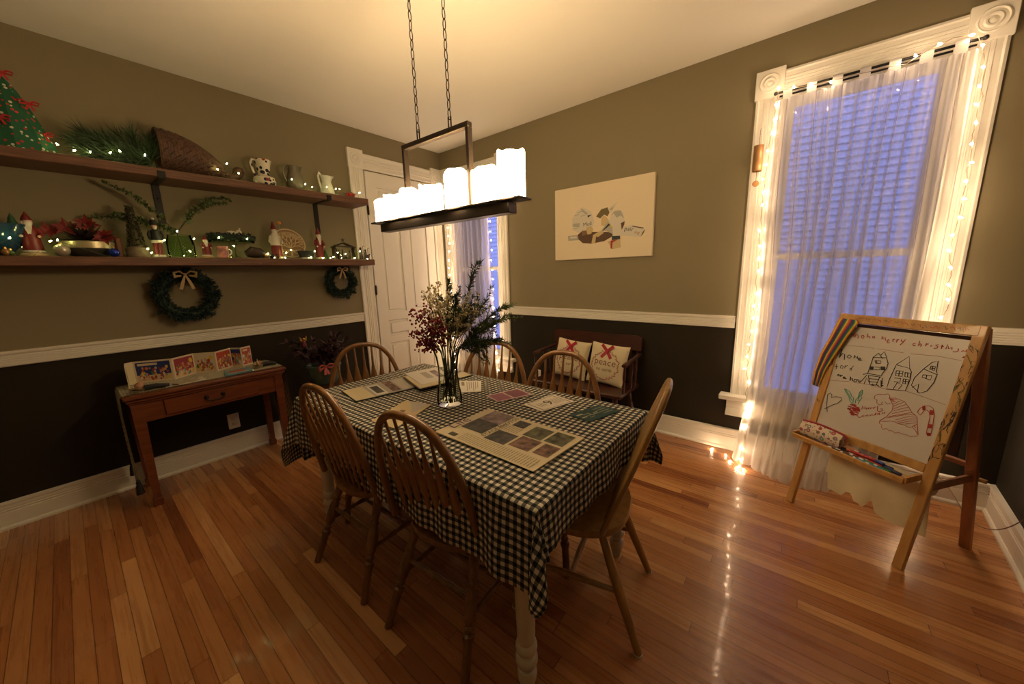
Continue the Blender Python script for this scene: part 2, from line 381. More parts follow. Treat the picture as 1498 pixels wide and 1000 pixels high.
def window(idx, x0, x1, w):
    root = bpy.data.objects.new('window_%d' % idx, None); COL.objects.link(root); root.location = ((x0+x1)/2, 0, ZS); struct(root)
    P = lambda m, n, mt=TRIM, sm=30: m.build(n, mt, root, smooth=sm)
    for xc in (x0-w/2+.004, x1+w/2-.004):
        mb = MB(); fluted(mb, (xc, 0, ZS), (xc, 0, ZT), w-.012, -Y_, X_); P(mb, 'casing')
        mb = MB(); mb.box((xc, -.0135, ZT+.078), (w+.006, .027, .163), bev=.003); rosette(mb, V((xc, -.027, ZT+.08)), -Y_); P(mb, 'corner_block')
    mb = MB(); c = ZT+.07
    fluted(mb, (x0+.006, 0, c), (x1-.006, 0, c), .135, -Y_, Z_); P(mb, 'head_casing')
    mb = MB(); mb.box(((x0+x1)/2, -.03, ZS-.017), (x1-x0+2*w+.11, .10, .036), bev=.006); P(mb, 'sill')
    mb = MB(); mb.prism([(0, 0), (-.018, 0), (-.018, -.06), (-.012, -.07), (-.018, -.085), (-.045, -.115), (-.045, -.125), (0, -.125)], (x0-w-.008, 0, ZS-.16+.125), -Y_*-1, Z_, x1-x0+2*w+.016)
    P(mb, 'apron')
    # jambs and sashes
    mb = MB()
    for xc in (x0+.01, x1-.01): mb.box((xc, .07, (ZS+ZT)/2), (.02, .139, ZT-ZS))
    mb.box(((x0+x1)/2, .07, ZT-.01), (x1-x0, .139, .02)); mb.box(((x0+x1)/2, .07, ZS+.008), (x1-x0, .139, .016)); P(mb, 'jamb')
    zm = 1.42
    for (za, zb, y) in ((zm-.02, ZT-.02, .085), (ZS+.016, zm+.02, .05)):
        mb = MB(); xa, xb = x0+.02, x1-.02; s = .045
        for xc in (xa+s/2, xb-s/2): mb.box((xc, y, (za+zb)/2), (s, .032, zb-za), bev=.003)
        mb.box(((xa+xb)/2, y, zb-.02), (xb-xa-2*s, .032, .04), bev=.003); mb.box(((xa+xb)/2, y, za+.02), (xb-xa-2*s, .032, .04 if za > 1 else .06), bev=.003)
        so = P(mb, 'sash')
        mb = MB(); mb.box(((xa+xb)/2, y, (za+zb)/2), (xb-xa-2*s, .004, zb-za-.08)); o = mb.build('pane', PANE, so)
    return root
window(1, WIN[0][0], WIN[0][1], .14)
window(2, WIN[1][0], WIN[1][1], .145)
# door on the left wall
dr = bpy.data.objects.new('door_1', None); COL.objects.link(dr); dr.location = (0, -.555, 0); struct(dr)
ZD = 2.39
for yc in (-1.057, -.095):
    w = .15 if yc < -.5 else .13
    mb = MB(); fluted(mb, (0, yc, 0), (0, yc, ZD), w-.01, X_, Y_); mb.build('casing', TRIM, dr)
    mb = MB(); mb.box((.0135, yc, ZD+.085), (.027, w+.006, .17), bev=.003); rosette(mb, V((.027, yc, ZD+.085)), X_); mb.build('corner_block', TRIM, dr)
mb = MB(); fluted(mb, (0, -.98, ZD+.075), (0, -.16, ZD+.075), .14, X_, Z_); mb.build('head_casing', TRIM, dr)
mb = MB(); d0, d1 = -.978, -.168; PD = .004
mb.box((PD, (d0+d1)/2, ZD/2), (.006, d1-d0, ZD-.012))
def rect_frame(y0, y1, z0, z1):                   # raised moulding round a recessed panel
    for (a, b) in (((y0, z0), (y1, z0)), ((y0, z1), (y1, z1))):
        mb.box((PD+.005, (a[0]+b[0])/2, a[1]), (.008, y1-y0, .012), bev=.003)
    for y in (y0, y1): mb.box((PD+.005, y, (z0+z1)/2), (.008, .012, z1-z0), bev=.003)
stl = .115; mid = (d0+d1)/2
st = [(d0, d0+stl), (mid-.055, mid+.055), (d1-stl, d1)]
for a, b in st: mb.box((PD+.009, (a+b)/2, ZD/2), (.012, b-a, ZD-.016), bev=.003)
for z0, z1 in ((.01, .20), (.655, .735), (.90, .99), (2.24, ZD-.008)): mb.box((PD+.0088, mid, (z0+z1)/2), (.0116, d1-d0-.01, z1-z0), bev=.003)
mb.box((PD+.0086, mid, .8175), (.002, .11, .165))
for (z0, z1) in ((.20, .655), (.99, 2.24)):
    for (a, b) in ((d0+stl, mid-.055), (mid+.055, d1-stl)): mb.box((PD+.006, (a+b)/2, (z0+z1)/2), (.008, b-a-.05, z1-z0-.05), bev=.006)
mb.box((PD+.011, mid, .8175), (.012, d1-d0-2*stl-.05, .115), bev=.006)
mb.build('door_leaf', TRIM, dr)
for z in (1.23, 2.02):
    mb = MB(); mb.box((.016, d0+.006, z), (.006, .022, .09), bev=.001); mb.lathe([(.006, 0), (.006, 1)], a=(.022, d0, z-.05), b=(.022, d0, z+.05), n=8); mb.build('hinge', IRON, dr)
mb = MB(); mb.lathe([(.026, 0), (.026, .008), (.010, .014), (.009, .035), (.024, .045), (.029, .058), (.024, .070), (0, .074)], a=(.018, d1-.055, .93), b=(1.018, d1-.055, .93), n=20); mb.build('door_knob', IRON, dr)
# outside: neighbouring house clad in horizontal boards
SIDE = mat('clapboard_paint', (.62, .64, .68), .7)
mb = MB(); n = 80
prof = []
for i in range(n): z = -1.2+i*.063; prof += [(0, z), (-.024, z), (-.002, z+.062)]
P = [V((-2.5, 1.75+a, z)) for a, z in prof]; Q = [V((7, 1.75+a, z)) for a, z in prof]
k = len(P); mb.add(P+Q, [[i, k+i, k+i+1, i+1] for i in range(k-1)]); mb.add([(-2.5, 1.75, -1.2), (7, 1.75, -1.2), (7, 1.85, -1.2), (-2.5, 1.85, -1.2), (-2.5, 1.75, 3.84), (7, 1.75, 3.84), (7, 1.85, 3.84), (-2.5, 1.85, 3.84)], [(0, 1, 2, 3), (4, 7, 6, 5), (3, 2, 6, 7), (0, 3, 7, 4), (1, 5, 6, 2)])
o = mb.build('neighbour_wall', SIDE, smooth=0); tag(o, 'pale horizontal clapboard siding of the house next door, seen through the windows', 'house siding')
mb = MB(); mb.box((2, 3, -1.23), (16, 6, .06)); o = mb.build('ground', mat('dusk_ground', (.10, .11, .10), .9)); struct(o)

# outlets
def outlet(c, ax, label):
    c = V(c); ax = V(ax); sd = ax.cross(Z_)
    mb = MB(); M = Matrix((sd, ax, Z_)).transposed().to_4x4(); mb.box(c+ax*.003, (.075, .006, .12), M, .002)
    root = thing('wall_outlet', label, 'outlet', tuple(c)); mb.build('cover_plate', WHITE, root)
    mb = MB()
    for dz in (-.02, .02): mb.lathe([(.016, 0), (.016, .0025), (.014, .003)], a=c+ax*.006+Z_*dz, b=c+ax*1.006+Z_*dz, n=16)
    mb.build('socket', mat('socket_ivory', (.6, .56, .5), .4), root)
outlet((0, -2.317, .268), X_, 'white double wall outlet below the console table on the dark left wall')
outlet((1.352, 0, .30), -Y_, 'white wall outlet low on the dark wall beside the bench')

# ================================================================== LIGHT
w = bpy.data.worlds.new('dusk'); sc.world = w; w.use_nodes = True
bg = w.node_tree.nodes['Background']; bg.inputs[0].default_value = (.26, .34, .95, 1); bg.inputs[1].default_value = 2.7
sc.view_settings.view_transform = 'Standard'; sc.view_settings.look = 'None'; sc.view_settings.exposure = 0; sc.view_settings.gamma = 1
WARM = (1, .71, .375)
SHADE = mat('glowing_candle_glass', (.9, .85, .75), .5, emit=WARM, estr=42)
BULB = mat('fairy_bulb_glow', (1, .9, .7), .4, emit=(1, .68, .40), estr=260)
BULBY = mat('fairy_bulb_glow_small', (1, .9, .7), .4, emit=(.95, .95, .32), estr=55)
CORD = mat('string_wire', (.10, .13, .09), .5)
CORDW = mat('string_wire_pale', (.35, .27, .18), .5)

# chandelier
cx, cy, zt = 2.100, -1.850, 1.632
rzc = .03
ch = thing('chandelier', 'black iron linear chandelier with glowing pillar candle shades above the table', 'chandelier', (cx, cy, zt), rzc)
Rm = Matrix.Rotation(rzc, 4, 'Z'); Lc = .535
MB().box((0, 0, -.012), (.86, .056, .042), bev=.003).build('beam', BRONZE, ch, world=False)
MB().box((0, 0, .016), (.985, .084, .008), bev=.002).build('tray', BRONZE, ch, world=False)
fr = .212; FH = .31
mb = MB(); bw = .028
for s in (-1, 1): mb.box((s*fr, 0, FH/2+.02), (bw*.6, bw, FH), bev=.002)
mb.box((0, 0, FH+.03), (2*fr+bw*.6, bw, .022), bev=.002); mb.build('frame', BRONZE, ch, world=False)
# candle shades: x, y, radius, height
for (sx_, sy_, r, h) in ((-.425, .008, .052, .112), (-.315, -.010, .052, .116), (-.180, -.008, .055, .120), (-.055, .010, .055, .124), (.135, -.006, .056, .148), (.285, .008, .056, .135), (.430, -.004, .054, .168)):
    mb = MB(); n = 28; ph = random.random()*6
    ring = [(r, 0), (r*1.0, h*.5), (r, h*.97), (r*.94, h), (r*.80, h*.99), (r*.78, h*.93)]
    mb.lathe(ring, (sx_, sy_, .0205), n, cap=False)
    for v in mb.v:
        if v.z > .0205+h*.9: a = math.atan2(v.y-sy_, v.x-sx_); v.z += .006*math.sin(2*a+ph)+.003*math.sin(5*a+ph)
    mb.lathe([(r*.99, 0), (0, .0005)], (sx_, sy_, .021), n, cap=False)
    mb.build('candle_shade', SHADE, ch, world=False)
for s in (-.105, .105):
    mb = MB(); x = s
    # bracket loop on the frame
    z = FH+.041
    mb.tube([(x-.008, 0, z), (x-.008, 0, z+.045), (x+.008, 0, z+.045), (x+.008, 0, z)], .003, 6, closed=True)
    z += .034; k = 0; top = H-zt-.03
    while z < top:
        rx, rz_ = .0075, .021; pts = []
        for i in range(14):
            a = 2*PI*i/14; u = rx*math.cos(a); q = rz_*math.sin(a)
            pts.append((x+u, 0, z+rz_+q) if k % 2 else (x, u, z+rz_+q))
        mb.tube(pts, .0021, 5, closed=True); z += .0372; k += 1
    mb.build('chain', BRONZE, ch, world=False)
MB().box((0, 0, H-zt-.014), (.34, .12, .026), bev=.004).build('canopy', BRONZE, ch, world=False)

# ================================================================== FAIRY LIGHTS
def string_light(name, label, pts, bulbs, wire, bm, r=.0045, wr=.0016, group=None, rodlike=True):
    root = thing(name, label, 'string lights', tuple(pts[0]), 0, group)
    mb = MB(); mb.tube(pts, wr, 5); mb.build('wire', wire, root)
    for (p, d) in bulbs[:98]:
        p = V(p); d = V(d).normalized(); mb = MB()
        mb.lathe([(0, -.3*r), (r*.8, 0), (r, r), (r*.7, 2.6*r), (0, 3.6*r)], a=p, b=p+d, n=8, cap=False); mb.build('bulb', bm, root)
def jitter_path(keys, step, amp, seed):
    rnd = random.Random(seed); out = []
    for a, b in zip(keys, keys[1:]):
        a = V(a); b = V(b); n = max(1, int((b-a).length/step))
        for i in range(n): out.append(a.lerp(b, i/n)+V((rnd.uniform(-amp, amp), rnd.uniform(-amp*.5, amp*.5), rnd.uniform(-amp, amp)*.5)))
    out.append(V(keys[-1])); return out
rb = random.Random(3)
def bulbs_on(path, every, out, spread=1.0, skip=0):
    res = []
    for i in range(skip, len(path), every):
        d = V(out)+V((rb.uniform(-1, 1), rb.uniform(-.3, .3), rb.uniform(-1, 1)))*spread; res.append((path[i]+d.normalized()*.003, d))
    return res
# big window: left side up, across the rod, right side down
yy = -.10
L = [(3.03, -.10, .010), (3.06, -.13, .010), (3.13, -.14, .010), (3.17, -.22, .010), (3.256, -.34, .010), (3.22, -.20, .02), (3.235, -.13, .12), (3.215, yy, .40), (3.195, yy, .75), (3.205, yy, 1.1), (3.20, yy, 1.5), (3.19, yy, 1.9), (3.205, yy, 2.2), (3.22, yy-.01, 2.40), (3.30, -.135, 2.375), (3.55, -.14, 2.36), (3.75, -.14, 2.35), (3.90, -.14, 2.41), (3.985, yy, 2.40), (4.02, yy-.02, 2.25), (4.03, yy, 1.8), (4.02, yy, 1.45), (4.05, yy, 1.2), (4.04, yy, .95), (4.06, -.07, .70), (4.08, -.06, .20)]
pth = jitter_path(L, .04, .008, 5)
bb = [b for i_, b in enumerate(bulbs_on(pth, 2, (0, -.5, -.1), 1.0)) if rb.random() < .85]
string_light('string_lights', 'string of warm fairy lights framing the tall window and its sheer curtain', pth, bb, CORDW, BULB, .0046)
L = [(.17, -.10, 2.30), (.20, yy, 1.9), (.175, yy, 1.4), (.19, yy, .95), (.16, yy, .6), (.19, yy, .2)]
pth = jitter_path(L, .045, .012, 8); bb = bulbs_on(pth, 1, (0, -.6, 0), 1.0)[::2]+[]
string_light('string_lights', 'string of warm fairy lights down the left side of the narrow window by the door', pth, bb[:48], CORDW, BULB, .0044)
L = [(.86, -.10, 2.30), (.855, yy, 1.9), (.85, yy, 1.6), (.86, yy, 1.4), (.85, yy, 1.0), (.87, yy, .6), (.90, yy, .25)]
pth = jitter_path(L, .05, .008, 9); bb = bulbs_on(pth, 2, (-.3, -.6, 0), .8)
string_light('string_lights', 'string of warm fairy lights down the right side of the narrow window by the door', pth, bb, CORDW, BULB, .0044)

# ================================================================== CURTAINS
def curtain(label, xl, xr, ztop, zbot, y0, folds, seed, flare, rodr=.0, pool=.0, lx=None, rx=None):
    rnd = random.Random(seed); root = thing('sheer_curtain', label, 'curtain', ((xl+xr)/2, y0, 0), 0)
    ph = [rnd.uniform(0, 6.28) for _ in range(6)]
    lx = lx or (lambda t: xl); rx = rx or (lambda t: xr)
    def fn(u, v):
        t = v; uu = u+.012*math.sin(7*t+ph[0]+u*9)
        x = lx(t)*(1-u)+rx(t)*u
        a = .5+.5*math.sin(4.3*u+ph[1])
        amp = (.008+.016*min(1, t*2.2))*(.6+.8*a)
        ang = 2*PI*folds*(uu+.018*math.sin(2*PI*3*uu+ph[2]))
        y = y0-.012+amp*math.sin(ang)+.006*math.sin(ang*2.3+ph[3])
        x += .010*math.cos(ang)*(.4+t)
        z = ztop*(1-t)+zbot*t
        if t > .86: y -= flare*((t-.86)/.14)**1.5*(.75+.5*math.sin(ph[4]+5*u)); 
        z = max(z, .004+.003*math.sin(ang))
        return (x, y, z)
    mb = MB(); mb.grid(fn, folds*14, 60); mb.build('panel', SHEER, root, smooth=180)
    for i in range(7):                            # tabs looping over the rod
        u = (i+.5)/7; x = xl*(1-u)+xr*u; wdt = .022
        pts = [(x, y0-.008, ztop), (x, y0-.016, ztop+.035), (x, y0-.010, ztop+.058), (x, y0+.004, ztop+.055), (x, y0+.008, ztop+.03), (x, y0+.002, ztop-.004)]
        mb = MB(); mb.add([V(p)+X_*s*wdt for p in pts for s in (-1, 1)], [(2*j, 2*j+2, 2*j+3, 2*j+1) for j in range(len(pts)-1)]); mb.build('tab', SHEERT, root, smooth=180)
    return root
def rod(label, x0, x1, z, y):
    root = thing('curtain_rod', label, 'curtain rod', ((x0+x1)/2, y, z), 0)
    mb = MB()
    for dz in (0,): mb.lathe([(.0065, 0), (.0065, 1)], a=(x0, y, z+dz), b=(x1, y, z+dz), n=12)
    mb.build('rod_bar', IRON, root)
    mb = MB(); mb.lathe([(.005, 0), (.005, 1)], a=(x0+.01, y+.030, z-.012), b=(x1-.01, y+.030, z-.012), n=10); mb.build('rod_bar', IRON, root)
    for x, s in ((x0, -1), (x1, 1)):
        mb = MB(); mb.ball((x+s*.008, y, z), .011, 10); mb.build('finial', IRON, root)
    for x in (x0+.03, x1-.05):
        mb = MB(); mb.box((x, -.029, z-.008), (.014, .006, .065), bev=.001); mb.beam((x, -.028, z), (x, y, z-.006), .008, .005, bev=0); mb.build('bracket', IRON, root)
# tall window
ln = lambda a: (lambda t: a[min(int(t*(len(a)-1)), len(a)-2)]*(1-(t*(len(a)-1)-min(int(t*(len(a)-1)), len(a)-2)))+a[min(int(t*(len(a)-1)), len(a)-2)+1]*(t*(len(a)-1)-min(int(t*(len(a)-1)), len(a)-2)))
curtain('long sheer white tab curtain hanging to the floor over the tall window behind the easel', 3.21, 3.99, 2.345, .0, -.085, 13, 2, .17, lx=ln([3.205, 3.21, 3.215, 3.215, 3.205, 3.165]), rx=ln([3.995, 3.985, 3.975, 3.965, 3.93, 3.86]))
rod('thin black curtain rod with tabs above the tall window', 3.215, 4.0, 2.39, -.085)
curtain('sheer white curtain over the narrow window beside the door', .20, .80, 2.345, .02, -.075, 9, 4, .03, lx=ln([.17, .20, .22, .20, .18, .18]), rx=ln([.80, .80, .79, .83, .85, .86]))
rod('thin black curtain rod above the narrow window beside the door', .15, .90, 2.39, -.075)
# wind chime on the left casing
wc = thing('wind_chime', 'small bamboo wind chime hanging from the left casing of the tall window', 'wind chime', (3.143, -.062, 1.86))
BAM = mat('bamboo', (.30, .15, .055), .45, var=.15)
mb = MB(); mb.lathe([(.026, 1.965), (.0275, 1.98), (.027, 2.10), (.028, 2.118), (.022, 2.118), (.021, 1.97)], (3.143, -.062, 0), 20, cap=False); mb.build('bamboo_tube', BAM, wc)
mb = MB(); mb.tube([(3.143, -.03, 2.23), (3.143, -.055, 2.21), (3.143, -.062, 2.11), (3.143, -.062, 1.90)], .0012, 5); mb.build('cord', BLACK, wc)
mb = MB(); mb.lathe([(0, -.002), (.019, -.002), (.019, .002), (0, .002)], a=(3.143, -.062, 1.89), b=(3.143, .938, 1.89), n=18); mb.build('clapper', BAM, wc)

# ================================================================== PAINTING
pt = thing('canvas_painting', 'unframed cream canvas print of shoes with newspaper scraps on the olive wall', 'painting', (2.04, -.02, 1.467))
CAN = mat('canvas_cream', (.68, .58, .42), .7, bump=.1, bscale=300)
mb = MB(); mb.box((2.042, -.017, 1.779), (.896, .032, .622), bev=.003); mb.build('canvas', CAN, pt)
BR = mat('art_brown', (.09, .045, .02), .6); OL = mat('art_olive', (.13, .10, .035), .6); GY = mat('art_grey', (.36, .34, .29), .6); DK = mat('art_ink', (.03, .03, .035), .6); TN = mat('art_tan', (.50, .38, .20), .6); LW = mat('art_paper', (.56, .52, .44), .6); AR = mat('art_red', (.30, .02, .015), .6); YE = mat('art_yellow', (.6, .42, .04), .6)
def ap(zx, zy, lay=0): return ony(800+zx/6.665, 240+zy/6.667, -.0335-.0002*lay)
def apoly(pts, m, lay):
    q = [ap(x, y, lay) for x, y in pts]; mb.use(m); mb.add(q, [list(range(len(q)))])
mb = MB()
apoly([(250, 640), (245, 540), (290, 460), (350, 420), (430, 460), (465, 560), (440, 640), (330, 680)], LW, 1)
apoly([(330, 430), (350, 440), (400, 480), (385, 495), (340, 460)], GY, 2); apoly([(395, 500), (440, 490), (400, 522)], DK, 2); apoly([(255, 580), (320, 575), (318, 615), (255, 612)], GY, 2)
for a in ((268, 500), (300, 470), (262, 630), (330, 505)): apoly([(a[0], a[1]), (a[0]+45, a[1]-14), (a[0]+46, a[1]-7), (a[0]+1, a[1]+8)], GY, 3)
apoly([(205, 700), (310, 690), (320, 740), (210, 748)], GY, 1); apoly([(225, 708), (290, 704), (292, 722), (228, 726)], LW, 2)
apoly([(600, 430), (690, 365), (650, 440), (625, 475)], LW, 1); apoly([(612, 440), (655, 405), (640, 440), (625, 455)], GY, 2)
apoly([(725, 620), (830, 590), (960, 630), (915, 710), (720, 695)], LW, 1); apoly([(830, 600), (945, 618), (940, 628), (835, 610)], BR, 2); apoly([(960, 632), (945, 670), (915, 708), (930, 665)], OL, 2)
apoly([(480, 510), (530, 440), (590, 420), (612, 470), (590, 510), (560, 490), (520, 530)], OL, 3); apoly([(530, 530), (560, 495), (600, 540), (590, 600), (530, 600)], TN, 3)
apoly([(300, 690), (340, 655), (400, 640), (420, 660), (640, 660), (645, 700), (560, 750), (440, 775), (350, 770), (310, 735)], BR, 4)
apoly([(340, 650), (385, 645), (400, 680), (345, 700)], mat('art_lightbrown', (.2, .11, .05), .6), 5); apoly([(380, 620), (430, 600), (455, 640), (430, 680), (395, 685)], TN, 6)
apoly([(520, 660), (610, 540), (640, 560), (640, 680), (575, 650)], GY, 5); apoly([(525, 665), (600, 580), (620, 590), (560, 640)], DK, 6)
apoly([(450, 690), (540, 640), (555, 670), (500, 710), (480, 705), (470, 775), (435, 770)], TN, 7); apoly([(610, 600), (640, 560), (635, 620)], YE, 8)
apoly([(600, 560), (640, 470), (700, 445), (745, 470), (760, 560), (735, 600), (720, 700), (640, 700), (640, 610)], LW, 9)
apoly([(620, 500), (660, 455), (720, 450), (755, 530), (720, 500), (680, 520), (650, 480)], GY, 10); apoly([(720, 575), (760, 555), (755, 590), (730, 640)], BR, 10)
apoly([(635, 700), (715, 697), (715, 730), (632, 742)], DK, 10); apoly([(590, 755), (632, 742), (715, 728), (720, 810), (640, 830)], TN, 9); apoly([(622, 745), (690, 735), (640, 765), (636, 828), (620, 820)], AR, 11)
for (q, s, ang, tx) in (((395, 585), .042, .10, 'Mud'), ((800, 632), .045, -.2, 'pair'), ((880, 665), .034, -.2, 'ing')):
    mb.use(DK if tx != 'ing' else mat('art_rust', (.35, .12, .05), .6)); mb.text(tx, s*1.1, ap(*q, 12), V((math.cos(ang), 0, math.sin(ang))), V((-math.sin(ang), 0, math.cos(ang))))
mb.build('picture', None, pt, smooth=0)
# ================================================================== DINING TABLE
TX0, TX1, TY0, TY1, TZ = 1.36, 2.95, -2.30, -1.45, .738
dt = thing('dining_table', 'rectangular dining table with cream turned legs under a checked cloth', 'table', (2.155, -1.875, 0))
mb = MB(); mb.box((2.155, -1.875, TZ-.015), (1.57, .83, .028), bev=.006); mb.build('tabletop', CREAM, dt)
mb = MB()
for y in (TY0+.09, TY1-.09): mb.box((2.155, y, TZ-.075), (1.35, .02, .09))
for x in (TX0+.11, TX1-.11): mb.box((x, -1.875, TZ-.075), (.02, .65, .09))
mb.build('apron', CREAM, dt)
LEGP = [(.036, .13), (.036, .128)]
def tleg(x, y):
    mb = MB(); mb.box((x, y, TZ-.085), (.075, .075, .11), bev=.004)
    mb.lathe([(.018, 0), (.021, .015), (.030, .05), (.034, .075), (.030, .095), (.022, .10), (.030, .108), (.036, .122), (.037, .135), (.030, .148), (.024, .152), (.027, .158), (.033, .165), (.036, .18), (.033, .195), (.028, .20), (.029, .22), (.032, .34), (.036, .48), (.038, .535), (.040, .545), (.036, .555), (.030, .560), (.032, .568), (.038, .575), (.040, .59), (.036, .605), (.032, .61)], (x, y, 0), 28)
    mb.build('leg', CREAM, dt)
for x in (TX0+.125, TX1-.085):
    for y in (TY0+.05, TY1-.07): tleg(x, y)
# tablecloth: flat top, hanging sides, folded cone at each corner
def cloth():
    z0 = TZ+.003; dl, drr, dn, df = .40, .155, .275, .27
    W = TX1-TX0; D = TY1-TY0; st = .0125; R = .012
    us = [-dl+i*(W+dl+drr)/int((W+dl+drr)/st) for i in range(int((W+dl+drr)/st)+1)]
    vs = [-dn+i*(D+dn+df)/int((D+dn+df)/st) for i in range(int((D+dn+df)/st)+1)]
    mb = MB(); uv = []
    def edge(d, flare, drop):                      # hanging profile: (outward, down)
        if d <= 0: return 0., 0.
        a = d/R
        if a < PI/2: return R*math.sin(a), R*(1-math.cos(a))
        q = d-R*PI/2; return R+q*flare, R+q*math.sqrt(1-flare*flare)
    for u in us:
        for v in vs:
            ou = -u if u < 0 else (u-W if u > W else 0); su = -1 if u < 0 else 1
            ov = -v if v < 0 else (v-D if v > D else 0); sv = -1 if v < 0 else 1
            x = TX0+min(max(u, 0), W); y = TY0+min(max(v, 0), D)
            if ou > 0 and ov > 0:
                lim = .285 if (su > 0 and sv < 0) else .46; r = math.hypot(ou, ov); r = r if r < lim*.8 else lim*.8+(lim*.2)*(1-math.exp(-(r-lim*.8)/(lim*.2))); ph = math.atan2(ov, ou); k = math.sin(2*ph)
                fl = .13+.26*k**2*(.8+.2*math.cos(6*ph))
                o_, z_ = edge(r, min(fl, .5), 1)
                # swing the fold: pinch on either side of the corner
                a = ph+.12*math.sin(4*ph)*min(1, r/.1)
                x += su*o_*math.cos(a); y += sv*o_*math.sin(a)
                w_ = .010*math.sin(ph*8+1.3)*min(1, r/.15); x += su*w_; y -= sv*w_
            elif ou > 0 or ov > 0:
                d = ou or ov; rel = min(1, d/.2); s = v if ou > 0 else u
                o_, z_ = edge(d, .045, 1)
                rip = rel*(.007*math.sin(s*17+1.1)+.006*math.sin(s*31+.4)+.003*math.sin(s*53))
                L = D if ou > 0 else W; q = min(1, min(s, L-s)/.07) if 0 < s < L else 0; rip *= max(0, q)
                if ou > 0: x += su*(o_+rip)
                else: y += sv*(o_+rip)
            else:
                z_ = 0; x += 0
            z = z0-z_
            if ou == 0 and ov == 0: z += .0006*math.sin(u*23+v*9)+.0005*math.sin(v*31-u*7)
            mb.v.append(V((x, y, z))); uv.append((u, v))
    nv = len(vs)
    for i in range(len(us)-1):
        for j in range(nv-1): mb.f.append([i*nv+j, (i+1)*nv+j, (i+1)*nv+j+1, i*nv+j+1]); mb.m.append(0)
    mb.uv = uv; o = mb.build('tablecloth', GING, smooth=180)
    so = o.modifiers.new('thick', 'SOLIDIFY'); so.thickness = .0012; so.offset = -1
    tag(o, 'black and cream gingham cloth draped over the dining table', 'tablecloth')
cloth()
TT = TZ+.0060                                      # surface of the cloth

# ================================================================== CHAIRS
def turned(mb, a, b, r=1.0, plain=False):
    if plain: P = [(.0135, 0), (.0145, .1), (.0185, .45), (.019, .6), (.015, .95), (.013, 1)]
    else: P = [(.014, 0), (.0165, .10), (.016, .30), (.0215, .335), (.0215, .36), (.014, .375), (.0185, .40), (.0185, .415), (.0135, .43), (.0215, .47), (.023, .56), (.021, .66), (.0145, .70), (.0195, .715), (.0195, .735), (.0145, .75), (.0185, .80), (.020, .90), (.0165, 1)]
    mb.lathe([(q*r, t) for q, t in P], a=b, b=a, n=14)   # a = top, b = foot
def hoopcurve(hw, z0, z1, lean, e, n, y0=-.17):
    pts = []
    for i in range(n+1):
        t = PI*i/n; c = math.cos(t); s = math.sin(t)
        pts.append(V((hw*math.copysign(abs(c)**(2/e), c)*(1-.0*s), y0-lean*(z1-z0)*s**(2/e), z0+(z1-z0)*s**(2/e))))
    return pts
